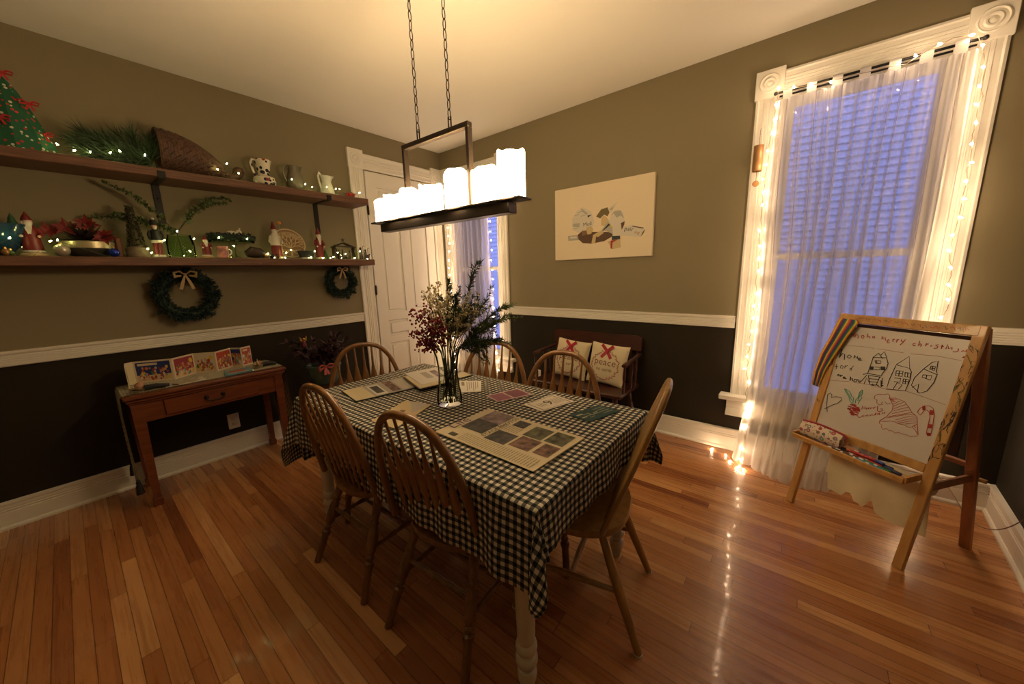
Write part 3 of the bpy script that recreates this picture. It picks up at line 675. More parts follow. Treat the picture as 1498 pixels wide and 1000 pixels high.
def chair(label, x, y, th, kind=0):
    root = thing('dining_chair', label, 'chair', (x, y, 0), th, 'oak hoop back chairs around the table')
    B = lambda m, n, mt=TAPE, p=root, sm=40: m.build(n, TAPE2 if kind == 1 and mt is TAPE else mt, p, world=False, smooth=sm)
    zs = .442 if kind == 0 else .445
    # saddle seat outline
    out = []; N = 48
    for i in range(N):
        a = 2*PI*i/N; c, s = math.cos(a), math.sin(a); e = 2.7
        w = .215+(.012*s); dpt = .205
        px = w*math.copysign(abs(c)**(2/e), c); py = dpt*math.copysign(abs(s)**(2/e), s)
        if kind == 0 and s < 0: px *= 1-.12*abs(s)
        if kind == 1: px *= 1-.10*(1 if abs(py) < .05 else 0)*0+.0; px -= 0
        out.append((px, py))
    mb = MB(); rings = [(.90, -.036), (.975, -.030), (1, -.018), (1, -.008), (.985, 0), (.93, .0), (.7, -.007), (.35, -.010)]
    k = 0
    for sc_, dz in rings:
        for (px, py) in out: mb.v.append(V((px*sc_, py*sc_, zs+dz)))
    for i in range(len(rings)-1):
        for j in range(N): mb.f.append([i*N+j, i*N+(j+1) % N, (i+1)*N+(j+1) % N, (i+1)*N+j]); mb.m.append(0)
    mb.f.append(list(range(N))[::-1]); mb.m.append(0); mb.f.append([(len(rings)-1)*N+j for j in range(N)]); mb.m.append(0)
    B(mb, 'seat')
    if kind == 0:
        hw, z1, lean, e = .226, .939, .20, 2.6
        hc = hoopcurve(hw, zs-.01, z1-.011, lean, e, 48)
        mb = MB(); mb.tube(hc, .0145, 10, up=(0, -1, 0)); B(mb, 'back_hoop')
        for i in range(7):
            f = (i-3)/3; x0 = f*.135; x1 = f*.160
            # find hoop height at x1
            t = math.acos(min(1, (abs(x1)/hw))**(e/2)) if abs(x1) > 0 else PI/2
            zt_ = (zs-.01)+(z1-.011-zs+.01)*math.sin(t)**(2/e)
            a = V((x0, -.168, zs-.004)); b = V((x1, -.17-lean*(zt_-zs), zt_))
            mb = MB(); n = 14; prof = [(0, .0065), (.1, .0075), (.2, .0085), (.30, .0145), (.41, .0220), (.50, .0245), (.57, .0215), (.68, .012), (.75, .0075), (.88, .006), (1, .0055)]
            P = [a.lerp(b, t) for t, _ in prof]; rs = [r for _, r in prof]
            d = (b-a).normalized(); k = len(mb.v)
            for p, r in zip(P, rs):
                th_ = min(r, .0062)
                for j in range(10): q = 2*PI*j/10; mb.v.append(p+V((math.cos(q)*r, math.sin(q)*th_, 0)))
            for ii in range(len(P)-1):
                for j in range(10): mb.f.append([ii*10+j, ii*10+(j+1) % 10, (ii+1)*10+(j+1) % 10, (ii+1)*10+j]); mb.m.append(0)
            B(mb, 'spindle')
    else:
        hw, z1, lean, e = .176, .978, .36, 2.9
        hc = hoopcurve(hw, zs-.01, z1-.014, lean, e, 48, -.130)
        mb = MB(); mb.tube(hc, .0145, 10, up=(0, -1, 0), flat=.78); B(mb, 'back_hoop')
        for i in range(5):
            f = (i-2)/2; x0 = f*.09; x1 = f*.115
            t = math.acos(min(1, (abs(x1)/hw))**(e/2)) if abs(x1) > 0 else PI/2
            zt_ = (zs-.01)+(z1-.014-zs+.01)*math.sin(t)**(2/e)
            a = V((x0, -.128, zs-.004)); b = V((x1, -.130-lean*(zt_-zs), zt_)); mb = MB()
            prof = [(0, .009), (.2, .012), (.45, .021), (.6, .020), (.8, .012), (1, .009)]; k = 0
            for t_, r in prof:
                p = a.lerp(b, t_)
                for j in range(10): q = 2*PI*j/10; mb.v.append(p+V((math.cos(q)*r, math.sin(q)*.0065, 0)))
            for ii in range(len(prof)-1):
                for j in range(10): mb.f.append([ii*10+j, ii*10+(j+1) % 10, (ii+1)*10+(j+1) % 10, (ii+1)*10+j]); mb.m.append(0)
            B(mb, 'spindle')
    tops = {}; feet = {}
    yb = -.275 if kind == 0 else -.272
    for sx in (-1, 1):
        for sy in (-1, 1):
            a = V((sx*.145, (.13 if sy > 0 else -.12), zs-.030)); b = V((sx*(.20 if sy < 0 else .205), (.215 if sy > 0 else yb), .004)); tops[sx, sy] = a; feet[sx, sy] = b
            mb = MB(); turned(mb, a, b, 1.0, kind == 1); lg = B(mb, 'leg')
            if kind == 1:
                mb = MB(); mb.lathe([(.0145, 0), (.0145, .006)], (b.x, b.y, 0), 14); mb.build('glide', WHITE, lg, world=False)
    def str_(a, b, nm='stretcher'):
        mb = MB(); mb.lathe([(.006, 0), (.008, .06), (.0085, .2), (.012, .33), (.0085, .36), (.0135, .5), (.0085, .64), (.012, .67), (.0085, .8), (.008, .94), (.006, 1)], a=a, b=b, n=10); B(mb, nm)
    P = lambda sx, sy, t: tops[sx, sy].lerp(feet[sx, sy], t)
    if kind == 0:
        for sx in (-1, 1): str_(P(sx, -1, .52), P(sx, 1, .50))
        str_(P(-1, -1, .51).lerp(P(-1, 1, .50), .5), P(1, -1, .51).lerp(P(1, 1, .50), .5)); str_(P(-1, -1, .38), P(1, -1, .38)); str_(P(-1, 1, .40), P(1, 1, .40))
    else:
        for sx in (-1, 1): mb = MB(); mb.tube([P(sx, -1, .50), P(sx, -1, .50).lerp(P(sx, 1, .48), .5), P(sx, 1, .48)], [.009, .013, .009], 10); B(mb, 'stretcher')
        a = P(-1, -1, .5).lerp(P(-1, 1, .48), .5); b = P(1, -1, .5).lerp(P(1, 1, .48), .5); mb = MB(); mb.tube([a, a.lerp(b, .5), b], [.009, .013, .009], 10); B(mb, 'stretcher')
    return root
chair('oak arrow spindle chair at the near left side of the table, back to the camera', 1.910, -2.155, .05)
chair('oak arrow spindle chair at the near right side of the table, closest to the camera', 2.475, -2.125, .09)
chair('oak arrow spindle chair at the far left head of the table beside the potted plant', 1.455, -1.93, -2.0)
chair('oak arrow spindle chair on the far side in front of the narrow window', 2.03, -1.565, 3.50)
chair('oak arrow spindle chair on the far side in front of the pillow bench', 2.505, -1.60, 3.30)
chair('yellowish oak chair with smooth legs and wide slats at the right head of the table', 2.806, -1.787, 1.805, 1)

# ================================================================== VASE AND BOUQUET
VC = V((2.158, -1.905, 0))
WATER = m_pane('vase_water', (.93, .95, .90))
vz = TT
mb = MB(); prof = [(.050, 0), (.058, .004), (.062, .03), (.058, .06), (.050, .10), (.046, .15), (.047, .19), (.054, .24), (.065, .275), (.066, .279), (.0635, .279), (.052, .24), (.0445, .19), (.0435, .15), (.0475, .10), (.054, .06), (.057, .035), (.05, .022), (0, .020)]
vase = MB().lathe(prof, (VC.x, VC.y, vz), 36, cap=False)
vase.f.append([i for i in range(36)][::-1]); vase.m.append(0)
vs_ = thing('glass_vase', 'tall clear flared glass vase of cut stems in the middle of the table', 'vase', (VC.x, VC.y, vz))
vase.build('vase_body', VGL, vs_)
mb = MB(); mb.lathe([(0, .0215), (.048, .0225), (.0555, .036), (.0525, .06), (.0460, .10), (.0440, .115), (0, .115)], (VC.x, VC.y, vz), 32, cap=False); mb.build('water', WATER, vs_)
GRN = mat('evergreen', (.10, .14, .05), .6, var=.3, vscale=30); GRND = mat('evergreen_dark', (.045, .075, .035), .65, var=.3, vscale=30); STEM = mat('stem', (.05, .045, .02), .6)
BERRY = mat('dried_crimson', (.26, .018, .03), .5, var=.3, vscale=40); FIL = mat('dried_cream_flower', (.60, .52, .30), .7, var=.2, vscale=60)
def leaf(mb, p, d, L, w, nrm, fold=.15):
    d = V(d).normalized(); n = V(nrm); n = n-d*n.dot(d)
    if n.length < 1e-5: n = V((0, 0, 1))-d*d.z
    n.normalize(); s = d.cross(n)
    mb.add([p, p+d*L*.35+s*w+n*w*fold, p+d*L, p+d*L*.35-s*w+n*w*fold], [(0, 1, 2), (0, 2, 3)])
def rv(r): return V((r.uniform(-1, 1), r.uniform(-1, 1), r.uniform(-1, 1)))
def sprig(name, label, tip, kind, seed, bend=.06, group=None, foot=None, base=None):
    r = random.Random(seed); tip = V(tip); a = r.uniform(0, 6.28)
    if base is None:
        foot = VC+V((math.cos(a)*.034, math.sin(a)*.034, vz+.028)); neck = VC+V(((tip.x-VC.x)*.12-math.cos(a)*.012, (tip.y-VC.y)*.12-math.sin(a)*.012, vz+.17)); mouth = VC+V(((tip.x-VC.x)*.22, (tip.y-VC.y)*.22, vz+.27))
        if (V((mouth.x, mouth.y, 0))-V((VC.x, VC.y, 0))).length > .052: dd = V((mouth.x-VC.x, mouth.y-VC.y, 0)).normalized()*.052; mouth = V((VC.x+dd.x, VC.y+dd.y, mouth.z))
        low = bez(foot, foot.lerp(mouth, .5)+rv(r)*.003, mouth, 8)
    else: low = [V(base[0]), V(base[0]).lerp(V(base[1]), .5)]; mouth = V(base[1])
    mid_ = mouth.lerp(tip, .5)+V((0, 0, bend)); up_ = bez(mouth, mid_, tip, 16)
    pts = low[:-1]+up_ if base is None else low+up_
    root = thing(name, label, 'cut flowers' if base is None else 'greenery', tuple(pts[0]), 0, group)
    mb = MB(); mb.tube(pts, [.0022]*(len(pts)-4)+[.0016, .0012, .001, .0006], 5); mb.build('stem', STEM, root)
    mb = MB(); n = len(up_)
    if kind == 'berry':
        for i in range(4, n):
            for _ in range(9):
                q = up_[i]+rv(r)*(.012+.022*(1-abs(i/n-.6))); mb.ball(q, r.uniform(.0035, .0068), 5)
            d = rv(r); d.z = abs(d.z); leaf(mb, up_[i], d, .016, .006, rv(r))
        mb.build('berries', BERRY, root, smooth=180)
    elif kind == 'fir':
        for i in range(4, n):
            ax = (up_[min(i+1, n-1)]-up_[i-1]).normalized()
            for j in range(13):
                q = up_[i].lerp(up_[min(i+1, n-1)], r.random()); d = (rv(r)+ax*.9).normalized(); leaf(mb, q, d, r.uniform(.022, .040)*(1.25-i/n*.6), .0026, rv(r), .1)
            if i > 3 and i % 2 == 0 and i < n-2:
                sd = (rv(r)*1.0+ax).normalized(); L = r.uniform(.06, .12)
                for k in range(14):
                    q = up_[i]+sd*L*k/14+V((0, 0, -.004*(k/14)**2))
                    for j in range(3): leaf(mb, q, (rv(r)+sd).normalized(), .024, .0024, rv(r), .1)
        mb.build('needles', GRND if seed % 3 else GRN, root, smooth=0)
    elif kind == 'filler':
        for i in range(5, n):
            for _ in range(5):
                d = (rv(r)+V((0, 0, .8))).normalized(); L = r.uniform(.02, .05); e = up_[i]+d*L; mb.stroke([up_[i], e], .0009, rv(r))
                for _ in range(5): mb.ball(e+rv(r)*.006, r.uniform(.0026, .0048), 4)
        mb.build('blossoms', FIL, root, smooth=180)
    elif kind == 'euc':                            # round eucalyptus leaves in pairs
        for i in range(3, n):
            ax = (up_[min(i+1, n-1)]-up_[i-1]).normalized()
            for j in range(8):
                d = rv(r); d = (d-ax*d.dot(ax)*.6).normalized(); leaf(mb, up_[i].lerp(up_[min(i+1, n-1)], j/8), d, .030*(1.15-i/n*.6), .009, rv(r), .2)
        mb.build('leaves', GRN, root, smooth=0)
    return root
pl = V((.63, -.777, 0)).cross(Z_)                  # across the view, for spreading the stems
def tp(x, y, dep=0): return at(x, y, VC+V((-.63, .777, 0))*dep, (.63, -.777, 0))
for i, (x, y, d) in enumerate([(608, 455, -.03), (607, 486, .02), (622, 452, .04), (615, 505, -.02), (640, 470, -.06)]):
    sprig('berry_stem', 'dried crimson berry stem leaning left out of the glass vase', tp(x, y, d), 'berry', 20+i, .02, 'crimson stems in the vase')
for i, (x, y, d) in enumerate([(697, 386, .02), (656, 412, .05), (738, 447, 0), (730, 498, -.05), (712, 440, .09), (722, 470, .06), (690, 455, -.08), (705, 500, .04), (745, 462, .05), (668, 432, -.05), (708, 505, -.10)]):
    sprig('fir_sprig', 'dark evergreen sprig fanning out of the glass vase', tp(x, y, d), 'fir', 40+i, .03, 'evergreen sprigs in the vase')
for i, (x, y, d) in enumerate([(636, 425, .03), (655, 440, -.05), (672, 445, .07), (690, 440, -.03), (700, 452, .02), (625, 432, -.05), (680, 462, -.10), (660, 455, .1), (640, 447, .08)]):
    sprig('filler_flower', 'airy cream dried filler flower among the evergreen in the vase', tp(x, y, d), 'filler', 70+i, .02, 'cream filler flowers in the vase')

# ================================================================== PAPERS ON THE TABLE
NEWS = mat('newsprint', (.60, .52, .36), .8); NEWS2 = mat('newsprint_text', (.30, .25, .17), .8); PH1 = mat('photo_dark', (.055, .05, .045), .7, var=.7, vscale=30); PH2 = mat('photo_green', (.10, .10, .06), .7, var=.8, vscale=25); PH3 = mat('photo_rust', (.16, .09, .07), .7, var=.8, vscale=35); PH4 = mat('photo_mauve', (.20, .15, .16), .7, var=.6, vscale=25); PUR = mat('masthead_purple', (.12, .06, .14), .7)
class Sheet:                                       # a sheet lying on the table defined by four corners
    def __init__(s, px, z): s.c = [onz(x, y, z) for x, y in px]; s.z = z
    def p(s, u, v, dz=0): a, b, c, d = s.c; q = a.lerp(b, u).lerp(d.lerp(c, u), v); return V((q.x, q.y, q.z+dz))
    def rect(s, mb, u0, v0, u1, v1, m, dz): mb.use(m); mb.quad(s.p(u0, v0, dz), s.p(u1, v0, dz), s.p(u1, v1, dz), s.p(u0, v1, dz))
    def slab(s, mb, m, t, ruf=0, n=14):
        mb.use(m); k = len(mb.v)
        P = [(i/n, 0) for i in range(n)]+[(1, i/n) for i in range(n)]+[(1-i/n, 1) for i in range(n)]+[(0, 1-i/n) for i in range(n)]
        lo = [s.p(u, v, 0) for u, v in P]; hi = [s.p(u, v, t)+V((0, 0, ruf*abs(math.sin(9*u+7*v)))) for u, v in P]; N = len(P)
        mb.add(lo+hi, [[i, (i+1) % N, N+(i+1) % N, N+i] for i in range(N)]+[[N+i for i in range(N)]])
# newspaper: corner order a=left(front-left) b=back-left(top) ... u along a->b (masthead side), v away to the right
nw = Sheet([(636, 632), (716, 597), (858, 640), (782, 692)], TT)
mb = MB()
for i, (a, t) in enumerate(((0, .0022), (1, .0044))):
    n2 = Sheet([(636+a*1, 632-a*1), (716-a, 598), (856-a*2, 641), (781-a, 690)], TT+i*.0022); n2.slab(mb, NEWS, .002, 0)
Rn = lambda u0, v0, u1, v1, m, k=1: nw.rect(mb, u0, v0, u1, v1, m, .0048+.0003*k)
zt_ = .0056
Rn(.30, .10, .62, .34, PH1); Rn(.62, .10, .95, .34, PH4); Rn(.24, .40, .52, .60, PH1); Rn(.72, .42, .90, .54, PH1)
Rn(.28, .62, .56, .80, PH3); Rn(.58, .60, .88, .77, PH2); Rn(.60, .79, .90, .95, PH2); Rn(.30, .83, .56, .96, PH3); Rn(.05, .12, .13, .20, PH1)
for i in range(30):
    v = .24+i*.024
    if v < .97: Rn(.03, v, .13, v+.008, NEWS2); Rn(.14, v, .22, v+.008, NEWS2)
for i in range(8): Rn(.55, .375+i*.024, .70, .383+i*.024, NEWS2)
dX = (nw.p(1, .5)-nw.p(0, .5)).normalized(); dY = -(nw.p(.5, 1)-nw.p(.5, 0)).normalized()
mb.use(PUR); mb.text('Life', .075, nw.p(.36, .04, zt_), dX, dY)
mb.use(mat('ink', (.05, .045, .04), .8)); mb.text('STAGE PHOTOS', .030, nw.p(.60, .375, zt_), dX, dY)
o = mb.build('newspaper', smooth=0); tag(o, 'open newspaper page with several dark photos on the near end of the cloth', 'newspaper')
# magazine spread at the far left
mg = Sheet([(499, 572), (521, 588), (612, 567), (589, 551)], TT); mb = MB()
mg.slab(mb, BLACK, .003); PAP = mat('beige_page', (.52, .44, .28), .7); GP = mat('grey_page', (.33, .30, .26), .6)
R2 = lambda u0, v0, u1, v1, m, k=1: mg.rect(mb, u0, v0, u1, v1, m, .0032+.0004*k)
R2(.03, .01, .96, .30, PAP); R2(.03, .30, .96, .99, GP, 1); R2(.15, .34, .92, .52, mat('page_light', (.55, .52, .47), .6), 2); R2(.25, .37, .80, .49, PH1, 3); R2(.1, .60, .9, .74, PH3, 2); R2(.15, .77, .9, .95, mat('page_mid', (.42, .38, .33), .6), 2)
o = mb.build('magazine', smooth=0); tag(o, 'open grey magazine with a beige page edge at the far left of the cloth', 'magazine')
st_ = Sheet([(588, 552), (612, 569), (668, 556), (640, 540)], TT); mb = MB()
for i in range(5): Sheet([(588+i, 552), (612+i*.6, 569), (668-i, 556+i*.3), (640, 540)], TT+i*.005).slab(mb, (PAP, GP)[i % 2], .0046)
s5 = Sheet([(592, 546), (617, 563), (664, 552), (638, 537)], TT+.0252)
s5.slab(mb, mat('page_light'), .0012); s5.rect(mb, .2, .35, .7, .55, GP, .0016); s5.rect(mb, .2, .65, .8, .85, PH4, .0016)
o = mb.build('paper_stack', smooth=0); tag(o, 'thick stack of folded newspapers behind the glass vase', 'papers')
fb = Sheet([(664, 549), (672, 554), (692, 549), (676, 543)], TT); mb = MB(); fb.slab(mb, BLACK, .004); fb.rect(mb, .05, .05, .95, .95, PAP, .0042); o = mb.build('folder', smooth=0); tag(o, 'small beige folder with black edge just right behind the vase', 'folder')
en = Sheet([(543, 616), (578, 627), (632, 592), (593, 586)], TT); mb = MB()
ENV = mat('kraft_envelope', (.55, .43, .25), .7); en.slab(mb, ENV, .002); mb.use(mat('page_mid')); mb.add([en.p(.2, 1, .0024), en.p(.95, 1, .0024), en.p(.8, .55, .0024)], [(0, 1, 2)]); en.rect(mb, .35, .52, .52, .60, PH3, .0026)
o = mb.build('envelope', smooth=0); tag(o, 'kraft paper envelope left of the vase', 'envelope')
def card(px, m, label, name='card', deco=None, cat='card'):
    s = Sheet(px, TT); mb = MB(); s.slab(mb, m, .0012, 0, 2)
    if deco: deco(s, mb)
    o = mb.build(name, smooth=0); return tag(o, label, cat)
WCARD = mat('white_card', (.66, .60, .52), .6); TEAL = mat('teal_card', (.006, .042, .045), .6); MAU = mat('mauve_card', (.26, .08, .12), .6); GL = mat('gold_card_text', (.42, .38, .27), .6)
def dW(s, mb):
    for (a, b, c, d) in ((.06, .08, .94, .10), (.06, .90, .94, .92), (.06, .08, .08, .92), (.92, .08, .94, .92)): s.rect(mb, a, b, c, d, mat('ink'), .0016)
    X = (s.p(.5, 1)-s.p(.5, 0)).normalized(); Y = -(s.p(1, .5)-s.p(0, .5)).normalized()
    mb.use(mat('ink')); mb.text('9', .085, s.p(.5, .5, .0017), X, Y)
    for i in range(5): s.rect(mb, .3, .60+i*.06, .75, .62+i*.06, NEWS2, .0016)
    for i in range(3): s.rect(mb, .35, .2+i*.07, .65, .23+i*.07, NEWS2, .0016)
card([(766, 592), (793, 602), (841, 587), (809, 577)], WCARD, 'white card with a thin black border and bold figure in its centre', deco=dW)
def dT(s, mb):
    X = (s.p(.5, 1)-s.p(.5, 0)).normalized(); Y = -(s.p(1, .5)-s.p(0, .5)).normalized(); mb.use(GL); mb.text('Let', .040, s.p(.5, .48, .0017), X, Y)
    for i in range(4):
        for j in range(12): s.rect(mb, .2+i*.17, .64+j*.025, .26+i*.17, .65+j*.025, GL, .0016)
    for i in range(3):
        for j in range(5): s.rect(mb, .35+i*.17, .22+j*.03, .41+i*.17, .232+j*.03, GL, .0016)
    s.rect(mb, .25, .08, .34, .25, GL, .0016); s.rect(mb, .55, .06, .62, .2, GL, .0016)
card([(831, 607), (863, 617), (907, 601), (876, 592)], TEAL, 'dark teal leaflet with gold lettering near the right end of the cloth', 'leaflet', dT, 'leaflet')
def dP(s, mb):
    s.rect(mb, .08, .05, .92, .45, MAU, .0016); s.rect(mb, .08, .50, .92, .95, mat('mauve_dark', (.17, .045, .075), .6), .0016); s.rect(mb, .4, .44, .6, .5, GP, .002)
card([(711, 579), (728, 588), (779, 577), (757, 568)], mat('pink_card', (.55, .38, .38), .6), 'mauve and pink postcard between the vase and the far chairs', 'postcard', dP, 'card')
# small card beside the vase
def dC(s, mb):
    s.rect(mb, .10, .08, .45, .22, NEWS2, .0016)
    for k_ in range(6): s.rect(mb, .08, .32+k_*.10, .90-.12*(k_ % 3), .35+k_*.10, NEWS2, .0016)
card([(672, 557), (674, 574), (704, 573), (704, 557)], mat('bright_card', (.74, .70, .62), .6), 'little white printed card lying just right of the vase', deco=dC)
# ================================================================== SHELVES
def shelf(label, zt_, y1, brk):
    y0 = -3.75; root = thing('wall_shelf', label, 'shelf', (.14, (y0+y1)/2, zt_-.05))
    mb = MB(); mb.box((.142, (y0+y1)/2, zt_-.026), (.276, y1-y0, .052), bev=.004)
    r = random.Random(int(zt_*100))
    mb.build('plank', SHELFW, root)
    for yb in brk:
        mb = MB(); mb.box((.006, yb, zt_-.175), (.006, .038, .25), bev=.001); mb.box((.125, yb, zt_-.055), (.245, .038, .006), bev=.001); mb.box((.281, yb, zt_-.037), (.006, .038, .042), bev=.001)
        for dz in (.11, .24): mb.lathe([(.006, 0), (.006, .003), (.003, .005)], a=(.009, yb, zt_-dz-.03), b=(1, yb, zt_-dz-.03), n=8)
        mb.build('bracket', IRON, root)
ZU, ZL = 2.065, 1.527
shelf('upper rough plank shelf holding the tree, horn basket and pitchers', ZU, -1.118, (-2.50, -1.475))
shelf('lower rough plank shelf holding the row of holiday figures', ZL, -1.112, (-3.3,))
U, Lz = ZU+.001, ZL+.001
# fairy lights on the shelves
UB = [(13, 198), (85, 212), (107, 220), (132, 223), (160, 224), (176, 222), (212, 228), (259, 234), (295, 239), (319, 248), (331, 240), (350, 254), (427, 263), (446, 270), (456, 274), (478, 274), (491, 277), (497, 277), (525, 282)]
LB = [(13, 349), (72, 353), (84, 352), (216, 365), (221, 370), (239, 352), (259, 339), (279, 368), (283, 350), (320, 348), (340, 348), (343, 360), (361, 350), (392, 372), (400, 377), (418, 370), (418, 378), (426, 366), (455, 377), (461, 368), (472, 379), (487, 376), (493, 370), (497, 374), (505, 372), (518, 378), (526, 368), (538, 380)]
def shelf_lights(px, zt_, label, xp):
    pts = []
    for i, (x, y) in enumerate(px):
        q = onx(x, y, xp); q.z = max(q.z, zt_+.006); pts.append(q)
    path = [pts[0]+V((0, -.5, -.0))]
    path[0].z = zt_+.004; path = [path[0], V((xp, pts[0].y-.1, zt_+.004))]
    for a, b in zip(pts, pts[1:]): path += [a, V(((a.x+b.x)/2-.012, (a.y+b.y)/2, zt_+.003))]
    path.append(pts[-1]); bl = [(p, V((.5, rb.uniform(-1, 1), rb.uniform(.1, 1)))) for p in pts]
    for i in range(len(pts)-1):
        if i % 2 == 0: bl.append((V((.05, (pts[i].y+pts[i+1].y)/2+.02, zt_+.02)), V((1, 0, .3))))
    string_light('string_lights', label, path, bl, CORD, BULBY, .0036, .0011)
shelf_lights(UB, ZU, 'string of small yellow fairy lights along the upper shelf', .235)
shelf_lights(LB, ZL, 'string of small yellow fairy lights along the lower shelf', .25)

# ---------- upper shelf
def fabric_tree():
    g = G('christmas_print_fabric'); t = g.n('ShaderNodeTexCoord'); v = g.n('ShaderNodeTexVoronoi'); v.inputs['Scale'].default_value = 48; g.l(t.outputs['Object'], v.inputs['Vector'])
    spot = g.math('LESS_THAN', v.outputs['Distance'], .30); q = g.n('ShaderNodeSeparateColor'); g.l(v.outputs['Color'], q.inputs[0])
    colr = g.mix(g.math('GREATER_THAN', q.outputs[0], .55), (.38, .02, .02), (.55, .50, .36))
    g.l(g.mix(spot, (.006, .085, .035), colr), g.b.inputs['Base Color']); g.b.inputs['Roughness'].default_value = .8
    root = thing('fabric_christmas_tree', 'cone shaped green print fabric tree with red bows on the upper shelf', 'decoration', (.15, -3.03, U))
    mb = MB(); n = 10
    prof = [(.150, 0), (.142, .03), (.115, .12), (.085, .21), (.050, .30), (.012, .365)]
    mb.lathe(prof, (.152, -3.03, U), n, cap=True, sx=.8); mb.build('cone', g.m, root, smooth=10)
    for (dx, dy, dz) in ((.10, .075, .235), (.03, .015, .375), (.12, -.03, .14), (.06, .10, .10)):
        c = V((.152+dx*.75, -3.03+dy, U+dz)); mb = MB()
        for s in (-1, 1):
            mb.tube([c, c+V((.004, s*.018, .012)), c+V((.006, s*.034, .008)), c+V((.006, s*.030, -.006)), c], .005, 6); mb.stroke([c, c+V((.01, s*.014, -.035))], .009, (1, 0, .2))
        mb.ball(c, .008, 6); mb.build('bow', RED, root)
fabric_tree()
def bough(name, label, c, ln_, dirs, seed, m, cat='greenery', needle=.075, cnt=900):
    r = random.Random(seed); root = thing(name, label, cat, tuple(c)); mb = MB(); st = MB()
    for d, L in dirs:
        d = V(d).normalized(); a = V(c); b = a+d*L; pts = bez(a, a.lerp(b, .5)+V((0, 0, -.02)), b, 10); st.tube(pts, .003, 5)
        for i in range(int(cnt*L)):
            t = r.random(); q = pts[int(t*10)]; dd = (rv(r)*.75+d).normalized(); leaf(mb, q+rv(r)*.01, dd, needle*r.uniform(.6, 1.1), .0022, rv(r), .1)
    st.build('branch', STEM, root); mb.build('needles', m, root, smooth=0); return root
bough('pine_bough', 'bundle of long needled green pine spilling from the horn basket on the upper shelf', (.15, -2.52, U+.05), .3, [((0, -1, .10), .24), ((.1, -1, .38), .30), ((-.1, -1, .65), .22), ((.2, -.9, -.02), .28), ((0, -.5, .5), .18), ((0, -1, .20), .32), ((.1, .05, .9), .14), ((.1, -.4, .9), .17), ((.2, -1, .3), .2)], 5, GRND, needle=.10, cnt=1900)
# horn of plenty basket
WICK = m_wood('wicker_brown', (.022, .010, .006), (.13, .06, .028), 2, 5, .7, 0, 30)
hb = thing('horn_basket', 'brown wicker horn of plenty lying along the upper shelf', 'basket', (.15, -2.30, U))
P = bez((.15, -2.475, U+.135), (.15, -2.26, U+.055), (.15, -2.10, U+.03), 14)+bez((.15, -2.095, U+.032), (.15, -2.055, U+.05), (.15, -2.045, U+.11), 6)
rs = [.130, .130, .128, .125, .121, .115, .108, .099, .090, .080, .069, .058, .042, .034, .029, .027, .027, .028, .031, .035, .036, .022]
P = [V((p.x, p.y, max(p.z, U+r_+.002))) for p, r_ in zip(P, rs)]
mb = MB(); mb.tube(P, rs[:len(P)], 22, cap=False)
for i in range(0, 13):
    for j in range(22):                           # woven strands
        a = 2*PI*j/22+i*.2; p = P[i]; r_ = rs[i]
        if (j+i) % 2: mb.tube([P[i]+V((math.cos(a)*r_*1.02, 0, math.sin(a)*r_*1.02)), P[i+1]+V((math.cos(a+.25)*rs[i+1]*1.04, 0, math.sin(a+.25)*rs[i+1]*1.04))], .004, 4)
for i in range(len(mb.v)): mb.v[i].z = max(mb.v[i].z, U)
mb.build('wicker_horn', WICK, hb)
mb = MB(); mb.tube([P[0]+V((math.cos(2*PI*j/24)*.125, .0, math.sin(2*PI*j/24)*.125)) for j in range(24)], .009, 6, closed=True)
for i in range(len(mb.v)): mb.v[i].z = max(mb.v[i].z, U)
mb.build('rim', WICK, hb)
def pitcher(label, y, prof, m, handle, spout=.0, x=.13, decor=None, hs=-1):
    root = thing('pitcher', label, 'pitcher', (x, y, U)); mb = MB(); n = 28; mb.lathe(prof, (x, y, U), n, cap=False)
    mb.f.append([i for i in range(n)][::-1]); mb.m.append(0); zt_ = prof[-1][1]
    for v in mb.v:                                 # pull the lip into a spout on the side away from the handle
        h = max(0, (v.z-U-zt_*.78)/(zt_*.22)); a = math.atan2(v.x-x, v.y-y)
        k = max(0, math.cos(a))**6; v.y += spout*h*k; v.z += spout*.45*h*k; v.z += spout*.25*h*max(0, -math.cos(a))**3
    mb.build('jug', m, root)
    mb = MB(); mb.tube([(x, y+hy, U+hz) for hy, hz in handle], .0075, 8, flat=1.2); mb.build('handle', m, root)
    if decor: decor(root, x, y)
g = G('talavera_glaze'); t = g.n('ShaderNodeTexCoord'); v = g.n('ShaderNodeTexVoronoi'); v.inputs['Scale'].default_value = 30; g.l(t.outputs['Object'], v.inputs['Vector'])
q = g.n('ShaderNodeSeparateColor'); g.l(v.outputs['Color'], q.inputs[0]); sp = g.math('LESS_THAN', v.outputs['Distance'], .40)
cc = g.mix(g.math('GREATER_THAN', q.outputs[1], .72), (.012, .014, .04), (.30, .02, .015)); g.l(g.mix(sp, (.62, .57, .46), cc), g.b.inputs['Base Color']); g.b.inputs['Roughness'].default_value = .2
pitcher('white pitcher painted with dark leaves and red flowers on the upper shelf', -1.885, [(.056, 0), (.070, .015), (.076, .045), (.070, .072), (.044, .086), (.038, .10), (.043, .13), (.049, .17), (.053, .200)], g.m, [(-.042, .185), (-.066, .195), (-.078, .17), (-.070, .12), (-.056, .072)], .012)
PEW = mat('pewter_grey', (.16, .14, .10), .38, metal=.35, var=.2)
pitcher('dull grey pewter pitcher between two pale pitchers on the upper shelf', -1.665, [(.045, 0), (.055, .012), (.066, .05), (.064, .09), (.050, .135), (.042, .16), (.046, .18), (.050, .195)], PEW, [(-.038, .18), (-.065, .185), (-.080, .16), (-.075, .11), (-.058, .075)], .014)
IRO = mat('ironstone_white', (.62, .60, .54), .2, coat=.3)
